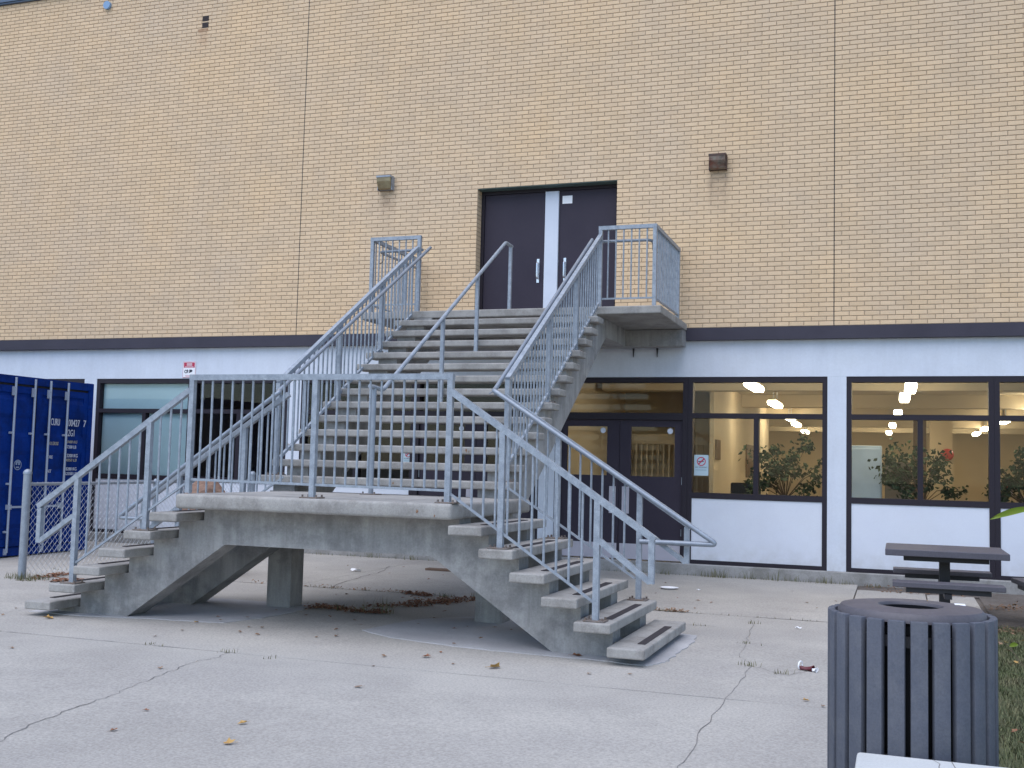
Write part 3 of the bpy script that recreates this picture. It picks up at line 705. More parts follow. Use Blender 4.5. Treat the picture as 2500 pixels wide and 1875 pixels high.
for di, (y0, y1) in enumerate(((CY0+.105, YM-.012), (YM+.012, CY1-.105))):
    zb, zt = CZ0+.135, CZ1-.155
    lf = MB().box(CXF-.055, CXF-.030, y0, y1, zb, zt)
    lf.box(CXF-.030, CXF-.012, y0, y0+.09, zb, zt).box(CXF-.030, CXF-.012, y1-.09, y1, zb, zt).box(CXF-.030, CXF-.012, y0+.09, y1-.09, zb, zb+.10).box(CXF-.030, CXF-.012, y0+.09, y1-.09, zt-.10, zt)
    n = 4; hh = (zt-zb-.2)/n
    for k in range(n):      # pressed ribs across the leaf
        c0 = zb+.1+k*hh
        lf.prism([(CXF-.031, c0+hh*.30), (CXF-.013, c0+hh*.42), (CXF-.013, c0+hh*.80), (CXF-.031, c0+hh*.92)], 'y', y0+.09, y1-.09) if False else None
        P = [(CXF-.031, c0+hh*.30), (CXF-.013, c0+hh*.42), (CXF-.013, c0+hh*.80), (CXF-.031, c0+hh*.92)]
        lf.add([(x, yy, z) for yy in (y0+.09, y1-.09) for x, z in P], [(0, 1, 5, 4), (1, 2, 6, 5), (2, 3, 7, 6), (0, 3, 2, 1), (4, 5, 6, 7)])
    D_ = obj('container_door', lf, M['blue'], SCN)
    obj('gasket', MB().box(CXF-.060, CXF-.022, y0-.006, y1+.006, zt-.004, zt+.030).box(CXF-.060, CXF-.022, (y1-.001) if di == 0 else (y0-.0105), (y1+.0105) if di == 0 else y0+.001, zb, zt), M['gasket'], D_)
    for y in rods[di*2:di*2+2]:
        rd = MB().tube([(CXF+.018, y, CZ0+.05), (CXF+.018, y, CZ1-.03)], .018, 10)
        rd.box(CXF-.004, CXF+.03, y-.045, y-.006, CZ0+.02, CZ0+.11).box(CXF-.004, CXF+.03, y-.050, y-.004, CZ1-.30, CZ1-.17)
        rd.box(CXF-.012, CXF+.022, y-.06, y+.02, 1.00, 1.03).box(CXF-.012, CXF+.022, y-.06, y+.02, .30, .33).box(CXF-.012, CXF+.022, y-.06, y+.02, 1.75, 1.78)
        obj('locking_bar', rd, M['rod'], D_, smooth=True)
    yh = rods[di*2]; h = MB().box(CXF+.02, CXF+.036, yh, yh+.36, .66, .69).box(CXF-.01, CXF+.04, yh+.30, yh+.37, .63, .72).box(CXF-.01, CXF+.03, yh-.04, yh+.04, .64, .71)
    obj('handle', h, M['rod'], D_)
    yh = y0-.03 if di == 0 else y1-.01
    for z in (.35, 1.0, 1.55, 2.2): obj('hinge', MB().cbox(CXF-.02, CXF+.008, yh, yh+.11 if di == 0 else yh+.09, z, z+.055, .004), M['blue'], D_)
    if di == 1:
        for body, y, z, wdt, h_, cl, sl_ in text:
            vs, fs = text_mb(body, .1, h=h_, width=wdt, slant=sl_)
            obj('lettering', MB().add([(CXF-.0105+v[2], y+v[0], z+v[1]) for v in vs], fs), M['lettering'] if cl == 'w' else M['lettering_y'], D_)
    else:
        em = MB(); cy, cz = -2.99, 1.293
        for r_, r2 in ((.076, .064),):
            n = 28; vs = []
            for j in range(n):
                an = 6.2832*j/n; vs += [(CXF-.0095, cy+r_*math.cos(an), cz+r_*math.sin(an)), (CXF-.0095, cy+r2*math.cos(an), cz+r2*math.sin(an))]
            em.add(vs, [(2*j, (2*j+2) % (2*n), (2*j+3) % (2*n), 2*j+1) for j in range(n)])
        for dy, dz, w_, h_ in ((-.04, .0, .03, .055), (.012, .0, .03, .055), (-.03, -.045, .06, .02), (-.008, .03, .016, .03)): em.box(CXF-.0115, CXF-.0095, cy+dy, cy+dy+w_, cz+dz, cz+dz+h_)
        obj('emblem', em, M['emblem'], D_)

# ------------------------------------------------------------------ chain link fence
FA, FB = Vector((-.78, -5.06, 0)), Vector((-.60, -.30, 0))
FN = thing('chain_link_fence', (-.7, -2.7, gz(-2.7)), 'waist high chain link fence in front of the blue container', 'fence')
for p in (FA, FB, FA.lerp(FB, .5)):
    end = p is FA or p is FB; r_ = .048 if end else .03; zt = 1.24 if end else 1.12
    pp = MB().lathe([(r_, gz(p.y)-.05), (r_, zt-.03), (r_*1.12, zt-.03), (r_*1.12, zt-.005), (r_*.85, zt+.015), (r_*.4, zt+.03), (.001, zt+.034)], p.x, p.y, 14)
    obj('post', pp, M['pipe'], FN, smooth=True)
obj('top_rail', MB().tube([(FA.x, FA.y, 1.085), (FB.x, FB.y, 1.115)], .021, 10), M['pipe'], FN, smooth=True)
fm = MB(); nst = 112; L_ = (FB-FA).length; cw = L_/nst; ch = .044; zb0, zt0 = gz(-3)+.03, 1.12
nz = int((zt0-zb0)/ch)
dirv = (FB-FA).normalized(); perp = Vector((-dirv.y, dirv.x, 0))
for s in range(nst):
    pts = []
    for k in range(nz+1):
        ph = (k+s) % 2
        pts.append(FA+dirv*((s+.5)*cw+(cw*.52 if ph else -cw*.52))+perp*(.0035 if ph else -.0035)+Vector((0, 0, zb0+k*ch)))
    fm.tube(pts, .0024, 3, cap=False)
obj('wire_mesh', fm, M['wire'], FN, kind='stuff')

# ------------------------------------------------------------------ boulder
bm = bmesh.new(); bmesh.ops.create_icosphere(bm, subdivisions=3, radius=1)
from mathutils import noise as mn
for v in bm.verts:
    p = v.co.copy(); d = 1+.22*mn.noise(p*1.3+Vector((3, 1, 2)))+.08*mn.noise(p*4)
    v.co = Vector((p.x*.29*d, p.y*.40*d, max(-.60, p.z*.72*d)))
mb = MB(); bm.verts.index_update(); mb.add([(v.co.x+.86, v.co.y-3.6, v.co.z+.60+gz(-3.6)) for v in bm.verts], [[v.index for v in f.verts] for f in bm.faces]); bm.free()
solo('boulder', mb, M['rock'], (.86, -3.6, gz(-3.6)), 'brown upright boulder behind the left end of the middle landing', 'rock')

# ------------------------------------------------------------------ litter bin
LX, LY, LZ, LT, LR = 9.43, -11.30, gz(-11.3), .925, .312
LB = thing('litter_bin', (LX, LY, LZ), 'round grey slatted litter bin with a ring lid at the edge of the lawn', 'bin')
slm = mesh_of('slat', MB().cbox(-.030, .030, -.014, .014, 0, LT-LZ-.05, .004, 2), M['plastic'], smooth=True)
for k in range(24):
    an = 2*math.pi*(k+.33)/24
    o = inst('slat', slm, (LX+(LR-.014)*math.cos(an), LY+(LR-.014)*math.sin(an), LZ+.05), LB, an+math.pi/2)
obj('liner', MB().lathe([(.001, LZ+.06), (.262, LZ+.06), (.262, LT-.02), (.255, LT-.02), (.252, LZ+.08), (.001, LZ+.08)], LX, LY, 40), M['liner'], LB, smooth=True)
for z in (LZ+.12, LT-.10, LZ+.50): obj('hoop', MB().lathe([(.264, z), (.2825, z), (.2825, z+.04), (.264, z+.04), (.264, z)], LX, LY, 40), M['blackmetal'], LB, smooth=True)
lid = MB().lathe([(.116, LT-.012), (.117, LT+.020), (.122, LT+.028), (.20, LT+.030), (.262, LT+.022), (.274, LT+.008), (.276, LT-.012), (.262, LT-.012), (.255, LT-.002), (.125, LT+.004), (.116, LT-.012)], LX, LY, 48)
lo = obj('lid', lid, M['lid'], LB, smooth=True)
obj('shade_sleeve', MB().lathe([(.1155, LT+.016), (.1155, LT-.16), (.1185, LT-.16), (.1165, LT+.014)], LX, LY, 40), M['liner'], LB, smooth=True)  # near-black sleeve added to give the lid opening its shade
obj('sticker', MB().cbox(LX+.165, LX+.205, LY+.085, LY+.135, LT+.0265, LT+.0305, .001), M['paper'], lo)

# ------------------------------------------------------------------ concrete bench slab at the bottom right
bz = .46
bs = MB().cbox(9.242, 10.5, -12.10, -11.69, bz-.09, bz, .012, 2).box(9.40, 9.56, -12.05, -11.73, gz(-11.9), bz-.091).box(10.2, 10.36, -12.05, -11.73, gz(-11.9), bz-.091)
CB = thing('concrete_bench', (9.9, -11.9, gz(-11.9)), 'pale concrete bench slab in the bottom right corner, in front of the litter bin', 'bench')
obj('seat', MB().cbox(9.242, 10.5, -12.12, -11.69, bz-.09, bz, .012, 2), M['bench'], CB)
for x in (9.42, 10.2): obj('leg', MB().box(x, x+.16, -12.06, -11.75, gz(-11.9)-.02, bz-.091), M['bench'], CB)
ck = MB()
for pts in ([(9.50, -11.70), (9.52, -11.75), (9.515, -11.80), (9.54, -11.9)], [(9.56, -11.70), (9.57, -11.8), (9.575, -11.95)]):
    for (x0, y0), (x1, y1) in zip(pts[:-1], pts[1:]): ck.add([(x0-.0016, y0, bz+.0006), (x0+.0016, y0, bz+.0006), (x1+.0016, y1, bz+.0006), (x1-.0016, y1, bz+.0006)], [(0, 1, 2, 3)])
obj('crack', ck, M['crack'], CB)

# ------------------------------------------------------------------ picnic tables
def picnic_table(cx, cy, ang, label, cat='picnic table'):
    g0 = gz(cy); c = (cx, cy)
    T = thing('picnic_table', (cx, cy, g0), label, cat, 'grey pedestal picnic tables by the lawn')
    def R(mb): return mb.rot(ang, c)
    for k in range(6):
        y0 = cy-.56+k*.188
        obj('tabletop_plank', R(MB().cbox(cx-.605, cx+.605, y0, y0+.180, .620, .688, .006)), M['tablewood'], T)
    obj('frame', R(MB().box(cx-.42, cx+.42, cy-.42, cy+.42, .565, .618)), M['blackmetal'], T)
    pst = MB().box(cx-.055, cx+.055, cy-.055, cy+.055, g0, .565)
    for z in (.50, .46, .33, .29): pst.tube([(cx-.03, cy-.056, z), (cx-.03, cy-.066, z)], .009, 6).tube([(cx+.03, cy-.056, z), (cx+.03, cy-.066, z)], .009, 6)
    obj('post', R(pst), M['blackmetal'], T)
    obj('arm', R(MB().box(cx-.035, cx+.035, cy-.95, cy+.95, .235, .295)), M['blackmetal'], T)
    for s in (-1, 1):
        yc = cy+s*.85
        b_ = obj('bench_seat', R(MB().cbox(cx-.53, cx+.53, yc-.135, yc+.135, .335, .388, .006)), M['tablewood'], T)
        obj('seat_bracket', R(MB().box(cx-.40, cx+.40, yc-.10, yc+.10, .285, .3345)), M['blackmetal'], b_)
picnic_table(9.865, -3.02, 0, 'grey pedestal picnic table standing behind the litter bin')
picnic_table(11.60, -3.12, rad(98), 'second grey picnic table, only a seat corner showing at the right edge')

# ------------------------------------------------------------------ wall lamps
def wall_lamp(cx, cz, label, mh, ml):
    T = thing('wall_lamp', (cx, 0, cz), label, 'wall lamp', 'wall pack lamps either side of the upper door')
    hw = .125
    obj('housing', MB().prism([(-.002, cz-.10), (-.002, cz+.115), (-.05, cz+.125), (-.165, cz+.115), (-.165, cz+.085), (-.05, cz+.085), (-.035, cz-.09)], 'x', cx-hw, cx+hw).box(cx+hw-.006, cx+hw+.004, -.10, -.002, cz-.11, cz+.11).box(cx-hw-.004, cx-hw+.006, -.10, -.002, cz-.11, cz+.11), mh, T)
    obj('lens', MB().prism([(-.036, cz-.095), (-.036, cz+.084), (-.160, cz+.084), (-.155, cz+.02), (-.10, cz-.085), (-.07, cz-.10)], 'x', cx-hw+.008, cx+hw-.008), ml, T)
    obj('wall_plate', MB().box(cx-.10, cx+.10, -.003, -.0005, cz-.09, cz+.09), mh, T)
wall_lamp(1.515, 6.0, 'grey wall lamp with a dirty yellow lens, left of the upper door', M['lampgrey'], M['lensyel'])
wall_lamp(6.905, 5.975, 'brown rusty wall lamp, right of the upper door', M['lampbrown'], M['lensrust'])

# ------------------------------------------------------------------ signs
def ring_mb(cx, y, cz, r1, r2, n=28, t=.0015):
    mb = MB(); vs = []
    for j in range(n):
        an = 6.2832*j/n
        for r_ in (r1, r2): vs += [(cx+r_*math.cos(an), y, cz+r_*math.sin(an))]
    mb.add(vs, [(2*j, (2*j+2) % (2*n), (2*j+3) % (2*n), 2*j+1) for j in range(n)]); return mb
S1 = thing('camera_sign', (-2.2, .08, 2.99), 'small red and white video surveillance sign on the white wall above the blinds', 'sign')
obj('plate', MB().cbox(-2.33, -2.066, .070, .0788, 2.848, 3.128, .003), M['paper'], S1)
obj('border', MB().box(-2.327, -2.069, .0694, .0699, 3.119, 3.125).box(-2.327, -2.069, .0694, .0699, 2.851, 2.856).box(-2.327, -2.322, .0694, .0699, 2.857, 3.118).box(-2.074, -2.069, .0694, .0699, 2.857, 3.118), M['red'], S1)
obj('header', MB().box(-2.309, -2.087, .0690, .0699, 3.022, 3.112), M['red'], S1)
hl = MB()
for z in (3.092, 3.075, 3.058): hl.box(-2.25, -2.14, .0682, .0688, z, z+.008)
hl.box(-2.285, -2.11, .0682, .0688, 3.032, 3.040); obj('print_line', hl, M['paper'], S1)
cm = ring_mb(-2.265, .0690, 2.955, .030, .016)
cm.add([(-2.245, .0690, 2.922), (-2.225, .0690, 2.935), (-2.212, .0690, 2.958), (-2.217, .0690, 2.985), (-2.245, .0690, 2.990), (-2.232, .0690, 2.968), (-2.232, .0690, 2.942)], [(0, 1, 2, 3, 4, 5, 6)])
cm.add([(-2.208, .0690, 2.926), (-2.135, .0690, 2.950), (-2.130, .0690, 2.975), (-2.140, .0690, 2.985), (-2.195, .0690, 2.988), (-2.192, .0690, 2.955)], [(0, 1, 2, 3, 4, 5)])
obj('camera_pictogram', cm, M['ink'], S1)
fl = MB().box(-2.28, -2.115, .0690, .0698, 2.885, 2.890).box(-2.27, -2.125, .0690, .0698, 2.868, 2.873); obj('print_line', fl, M['red'], S1)
def no_smoking(x0, x1, z0, z1, label):
    y = .158; T = thing('no_smoking_sign', ((x0+x1)/2, y, z0), label, 'sign')
    obj('plate', MB().cbox(x0, x1, y, y+.0055, z0, z1, .002), M['signblue'], T)
    cx, cz, r_ = (x0+x1)/2, z1-(z1-z0)*.315, (x1-x0)*.31
    rg = ring_mb(cx, y-.001, cz, r_, r_*.80); d = r_*.62; t = r_*.10
    rg.add([(cx-d-t, y-.0012, cz-d+t), (cx-d+t, y-.0012, cz-d-t), (cx+d+t, y-.0012, cz+d-t), (cx+d-t, y-.0012, cz+d+t)], [(0, 1, 2, 3)])
    obj('prohibition_ring', rg, M['red'], T)
    obj('cigarette', MB().box(cx-r_*.7, cx+r_*.55, y-.0008, y-.0002, cz-r_*.10, cz+r_*.08), M['ink'], T)
    vs, fs = text_mb('NO SMOKING', .1, h=.018, width=(x1-x0)*.82, depth=.0003)
    obj('lettering', MB().add([(x0+(x1-x0)*.09+v[0], y-.001-v[2], z0+(z1-z0)*.375+v[1]) for v in vs], fs), M['ink'], T)
    obj('print_line', MB().box(x0+.02, x1-.03, y-.0008, y-.0002, z0+(z1-z0)*.26, z0+(z1-z0)*.285), mat('faint_print', (.22, .34, .40), .6), T)
no_smoking(6.572, 6.782, 1.392, 1.695, 'no smoking sign on the lit window right of the lower doors')
no_smoking(1.885, 2.06, 1.43, 1.70, 'no smoking sign on dark glass, seen between the treads')

# ------------------------------------------------------------------ interior things
lights = [(7.33, .35), (7.20, 4.7), (6.98, 10.2), (6.86, 13.4), (6.7, 18.5), (9.57, .6), (9.5, 2.75), (9.40, 7.6), (9.27, 13.4), (9.15, 18.4), (11.57, 14.8), (11.58, 18.4), (11.68, 10.6), (11.75, 2.6), (11.8, 6.2)]
where = ['first in the row behind the window beside the doors', 'second in the row behind the window beside the doors', 'third in the row behind the window beside the doors', 'fourth in the row behind the window beside the doors', 'farthest in the row behind the window beside the doors',
         'nearest in the row above the locker', 'second in the row above the locker', 'third in the row above the locker', 'fourth in the row above the locker', 'farthest in the row above the locker',
         'lower right in the locker window, second from the back', 'deepest in the row on the right', 'just under the transom bar at the right edge', 'nearest in the row on the right', 'second in the row on the right']
for (x, y), wv in zip(lights, where):
    T = thing('ceiling_light', (x, y+.6, 3.0), 'lit fluorescent ceiling light, '+wv, 'ceiling light', 'fluorescent lights in the lit room')
    obj('diffuser', MB().prism([(x-.075, 2.795), (x-.085, 2.755), (x-.065, 2.715), (x+.065, 2.715), (x+.085, 2.755), (x+.075, 2.795)], 'y', y, y+1.22), M['tube'], T)
    obj('housing', MB().box(x-.06, x+.06, y-.01, y+1.23, 2.797, 2.825), M['iceil'], T)
    obj('hanger', MB().box(x-.012, x+.012, y+.3, y+.32, 2.825, 3.049).box(x-.012, x+.012, y+.9, y+.92, 2.825, 3.049), M['alu'], T)
def potted_plant(cx, cy, zc, rx, rz, label, nl, seed, z0=.11):
    rnd = random.Random(seed)
    T = thing('potted_plant', (cx, cy, z0), label, 'plant', 'leafy plants behind the glass')
    obj('pot', MB().lathe([(.001, z0), (.14, z0), (.18, z0+.30), (.16, z0+.30), (.15, z0+.26), (.001, z0+.26)], cx, cy, 18), M['pot'], T, smooth=True)
    st = MB(); lf = MB(); clumps = []
    fork = Vector((cx+rnd.uniform(-.08, .08), cy, z0+.95))
    st.tube([(cx, cy, z0+.25), fork], .016, 6)
    for k in range(24):
        u = rnd.uniform(-1, 1); top = zc+rz*(1-.55*abs(u)**1.6)*rnd.uniform(.75, 1.1)
        tip = Vector((cx+u*rx, cy+rnd.uniform(-.35, .35), lin(rnd.random()**.8, zc-rz*.75, top)))
        mid = fork.lerp(tip, .55)+Vector((0, 0, .08)); st.tube([fork, mid, tip], .006, 4)
        clumps.append((tip, rnd.uniform(.035, .085))); clumps.append((mid.lerp(tip, rnd.uniform(.4, .9)), rnd.uniform(.03, .06)))
    for _ in range(nl):
        tip, sg = rnd.choice(clumps); c = tip+Vector((rnd.gauss(0, sg*1.15), rnd.gauss(0, sg), rnd.gauss(-.02, sg)))
        d = Vector((rnd.gauss(0, 1), rnd.gauss(0, 1), rnd.gauss(-.6, .6))).normalized(); s_ = d.cross(Vector((rnd.gauss(0, 1), rnd.gauss(0, 1), rnd.gauss(0, 1)))).normalized()
        n_ = d.cross(s_); L2 = rnd.uniform(.055, .10); W2 = L2*.36
        lf.add([c, c+d*L2*.45+s_*W2-n_*.006, c+d*L2, c+d*L2*.45-s_*W2-n_*.006, c+d*L2*.5+n_*.006], [(0, 1, 4), (1, 2, 4), (2, 3, 4), (3, 0, 4)], rnd.random())
    obj('stem', st, M['bark'], T); obj('foliage', lf, M['ileaf'], T, kind='stuff')
potted_plant(7.82, 1.25, 1.55, .58, .50, 'bushy plant behind the window beside the lower doors', 950, 3)
potted_plant(9.72, 1.25, 1.52, .60, .50, 'bushy plant behind the window mullion, right of the locker', 950, 5)
potted_plant(11.14, 1.25, 1.47, .50, .46, 'bushy plant cut off by the right edge of the photo', 700, 9)
LK = thing('locker', (8.95, 1.5, .11), 'grey blue metal locker behind the glass at the left of the right hand window', 'cabinet')
obj('cabinet_body', MB().cbox(8.60, 9.165, 1.25, 1.70, .112, 1.90, .008), M['locker'], LK)
obj('cabinet_door', MB().cbox(8.615, 9.15, 1.225, 1.248, .16, 1.855, .004), M['locker'], LK)
solo('chalkboard', MB().box(9.16, 9.62, 6.0, 6.05, .5, 1.72), M['board'], (9.4, 6.0, .11), 'dark grey board standing right of the locker, behind the plant', 'board')
solo('alarm_bell', MB().lathe([(.001, 0), (.15, .0), (.16, .03), (.12, .09), (.001, .11)], 0, 0, 20), M['bell'], (0, 0, 0), 'round red alarm bell on the far cream wall', 'alarm bell', smooth=True)
o = bpy.data.objects['alarm_bell']; o.rotation_euler = (rad(90), 0, 0); o.location = (11.05, 14.98, 2.18); o.location = (10.62, 14.99, 2.05)
nb = thing('notice', (12.05, 21.7, 1.1), 'small reddish framed notice low on the far wall', 'notice')
obj('sheet', MB().box(11.62, 11.80, 14.97, 14.995, 1.0, 1.45) if False else MB().box(12.55, 12.78, 21.70, 21.735, .95, 1.50), M['kick'], nb)
obj('picture', MB().box(12.58, 12.75, 21.69, 21.699, 1.15, 1.38), M['bell'], nb)
solo('picture', MB().cbox(6.472, 6.50, 2.75, 3.2, 1.66, 2.0, .004), M['iwood'], (6.48, 2.95, 1.66), 'dark picture just above the no smoking sign, on the wall behind the lit window', 'picture')
solo('picture', MB().cbox(6.362, 6.39, 7.6, 9.1, 1.35, 2.05, .004), M['iwood'], (6.38, 8.3, 1.35), 'brown picture on the far part of the side wall behind the lit window', 'picture')
CH = thing('chair', (6.95, 2.6, .11), 'black chair with low back, behind the window beside the doors', 'chair')
obj('seat', MB().cbox(6.72, 7.22, 2.4, 2.86, .50, .58, .02), M['chair'], CH); obj('backrest', MB().cbox(6.72, 7.22, 2.86, 2.93, .62, 1.28, .02), M['chair'], CH)
for x in (6.75, 7.17):
    for y in (2.43, 2.87): obj('leg', MB().box(x, x+.03, y, y+.03, .111, .52), M['blackmetal'], CH)

# ------------------------------------------------------------------ litter, leaves, weeds
def leaf_mesh(name, m, seed, size=1.0):
    rnd = random.Random(seed); n = 11; vs = [(0, 0, .012)]; 
    for k in range(n):
        an = 6.2832*k/n; r_ = (.5 if k % 2 else .36)*(1+rnd.uniform(-.25, .25)); x, y = r_*math.cos(an), r_*math.sin(an)*.75
        z = .16*rnd.random()+.55*abs(y)*rnd.uniform(.3, 1.2)
        vs.append((x*size, y*size, z*size*.8))
    fs = [(0, 1+k, 1+(k+1) % n) for k in range(n)]; mb = MB(); mb.add(vs, fs, rnd.random())
    mb.tube([(.3*size, 0, .04*size), (.75*size, .05*size, .02*size)], .012*size, 4)
    return mesh_of(name, mb, m)
LEAVES = [leaf_mesh('fallen_leaf', M[k], 11+i) for i, k in enumerate(['leaf_brown', 'leaf_brown', 'leaf_tan', 'leaf_red', 'leaf_brown', 'leaf_tan'])]
LY_ = [leaf_mesh('fallen_leaf', M['leaf_yellow'], 31+i) for i in range(2)]
spots = [(1.1, -7.12), (1.15, -7.02), (2.71, -8.86), (3.33, -7.88), (3.34, -7.51), (3.45, -6.64), (3.34, -6.92), (3.75, -7.07), (3.87, -7.04), (3.83, -7.34), (4.05, -7.4), (3.19, -6.74), (4.51, -6.83), (4.07, -6.13), (3.83, -6.17), (3.58, -5.76), (5.17, -10.66), (5.02, -10.18), (4.26, -9.04), (1.32, -7.52), (5.87, -9.0), (4.57, -7.28), (3.42, -6.06), (4.5, -6.78), (4.7, -7.15), (5.08, -6.24), (5.49, -6.35), (5.55, -6.17), (5.91, -6.75), (5.99, -6.16), (5.8, -6.1), (5.06, -5.82), (4.92, -5.21), (5.81, -7.13), (5.61, -8.26), (6.13, -7.92), (5.84, -7.48), (5.51, -7.86), (4.4, -6.23), (4.58, -6.45), (3.33, -4.64), (3.44, -4.58), (2.64, -1.33), (2.85, -2.23), (1.67, -2.13), (1.88, -1.6), (3.51, -1.92), (3.55, -2.51), (6.58, -2.47), (6.45, -1.22), (6.91, -2.79), (7.26, -3.64), (7.17, -2.92), (7.19, -7.82), (7.48, -7.7), (8.11, -1.33), (7.35, -3.02), (8.39, -2.48), (8.52, -2.91), (8.37, -2.45), (8.69, -2.14), (8.91, -8.21)]
for i, (x, y) in enumerate(spots):
    o = bpy.data.objects.new('fallen_leaf', random.choice(LEAVES)); COL.objects.link(o)
    s_ = random.uniform(.03, .06); o.scale = (s_, s_, s_*random.uniform(.5, 1.0)); o.rotation_euler = (random.uniform(-.2, .2), random.uniform(-.2, .2), random.uniform(0, 6.28)); o.location = (x, y, gz(y)+.006 if not (1.4 < x < 3.5 and y > -7.2) and not (4.8 < x < 7.6 and -7.2 < y < -5.5) else gz(y)+.02)
    kind_ = {'dead_leaf_brown': 'brown', 'dead_leaf_tan': 'tan', 'dead_leaf_red': 'reddish'}[o.data.materials[0].name]
    place_ = ('in the open foreground' if y < -8.3 else 'at the foot of the left flight' if x < 2.4 and y < -6 else 'between the stairs and the wall' if y > -5.4 and x < 6 else
              'on the far pavement right of the stairs' if y > -5.4 else 'beneath the middle landing' if y > -6.9 else 'beside the foot of the right flight' if x > 5.4 else 'just in front of the middle landing')
    tag(o, 'small dry %s fallen leaf %s' % (kind_, place_), 'leaf', '%s leaves lying %s' % (kind_, place_))
special = [(6.47, -7.92, .13, 1, 'largest orange and yellow curled leaf on the open pavement, in front of the right foot'), (5.92, -10.64, .07, 1, 'yellow leaf alone on the nearest stretch of pavement'), (5.74, -10.22, .06, 0, 'pale yellow leaf a little beyond the nearest yellow leaf'), (1.83, -7.49, .10, 0, 'orange leaf in front of the lowest left tread'),
           (3.17, -7.06, .06, 0, 'yellow leaf by the left footing of the stairs'), (5.82, -7.74, .08, 1, 'orange brown curled leaf left of the largest orange leaf'), (6.91, -7.15, .10, 0, 'rust brown leaf against the right foot of the staircase'), (8.79, -8.08, .05, 0, 'yellow leaf beside the left side of the litter bin')]
for x, y, s_, k, lab in special:
    o = bpy.data.objects.new('fallen_leaf', LY_[k] if 'rust' not in lab and 'brown' not in lab else LEAVES[3]); COL.objects.link(o); o.scale = (s_, s_, s_*1.1); o.location = (x, y, gz(y)+.008); o.rotation_euler = (.1, -.1, random.uniform(0, 6))
    tag(o, lab, 'leaf', 'coloured leaves on the pavement')
for x, y in [(10.26, -4.91), (10.32, -4.8), (10.23, -6.57), (10.3, -5.92), (10.26, -7.69), (10.05, -8.56), (10.2, -8.52), (10.3, -5.32), (10.43, -4.2), (10.08, -8.9), (10.4, -6.9), (10.5, -6.2), (10.45, -5.6), (10.35, -7.2), (10.5, -4.6), (10.3, -8.0), (10.2, -9.3), (10.42, -7.8)]:
    o = bpy.data.objects.new('fallen_leaf', random.choice(LEAVES+LY_+LY_)); COL.objects.link(o); s_ = random.uniform(.04, .085); o.scale = (s_, s_, s_*.8); o.location = (x, y, gz(y)+.035); o.rotation_euler = (random.uniform(-.4, .4), random.uniform(-.4, .4), random.uniform(0, 6.28))
    tag(o, 'yellow or brown fallen leaf lying in the grass right of the litter bin', 'leaf', 'fallen leaves on the lawn')
def debris(name, regions, m, n, smin, smax, up=.03):
    mb = MB()
    for _ in range(n):
        (x0, y0), (x1, y1), w_ = random.choice(regions); t = random.random()
        x = lin(t, x0, x1)+random.gauss(0, w_*.5); y = lin(t, y0, y1)+random.gauss(0, w_*.6); s_ = random.uniform(smin, smax); z = gz(y)+.004+random.random()**2*up
        u_ = Vector((random.gauss(0, 1), random.gauss(0, 1), random.gauss(0, .35))).normalized()*s_; v_ = Vector((-u_.y, u_.x, random.gauss(0, .4)*s_))*.6; c = Vector((x, y, z+s_*.2))
        mb.add([c-u_, c-v_*.7, c+u_, c+v_*.7, c+Vector((0, 0, s_*.25))], [(0, 1, 4), (1, 2, 4), (2, 3, 4), (3, 0, 4)], random.random())
    return obj(name, mb, m, kind='stuff')
debris('leaf_litter', [((3.55, -5.62), (3.95, -5.58), .10), ((4.05, -5.70), (4.45, -5.66), .07), ((3.9, -4.02), (4.3, -4.15), .05), ((4.25, -4.9), (4.8, -4.55), .13), ((4.5, -4.6), (4.95, -4.0), .13), ((4.1, -5.3), (4.6, -4.9), .10), ((4.3, -4.6), (4.8, -4.4), .16)], M['leaf_red'], 900, .015, .035)
debris('leaf_litter', [((4.4, -4.8), (5.1, -4.0), .10), ((6.9, -4.02), (7.25, -4.01), .03), ((3.6, -5.6), (4.4, -5.65), .08), ((1.8, -4.0), (4.2, -4.01), .015)], M['leaf_tan'], 330, .012, .03)
debris('leaf_litter', [((-.65, -5.0), (-.55, -3.6), .12), ((-.2, -5.1), (.2, -5.0), .10)], M['leaf_red'], 420, .02, .045)
debris('leaf_litter', [((9.0, -.2), (10.4, -.3), .12), ((9.2, -.72), (10.2, -.78), .05), ((10.45, -2.0), (10.8, -1.6), .2), ((10.3, -4.0), (10.7, -3.7), .12)], M['leaf_brown'], 420, .012, .03)
wd = MB()
def tuft(x, y, n, h, spread=.05, lean=.8, wdt=.003):
    for _ in range(n): blade(wd, x+random.gauss(0, spread), y+random.gauss(0, spread*.5), random.uniform(.4, 1)*h, lean, wdt)
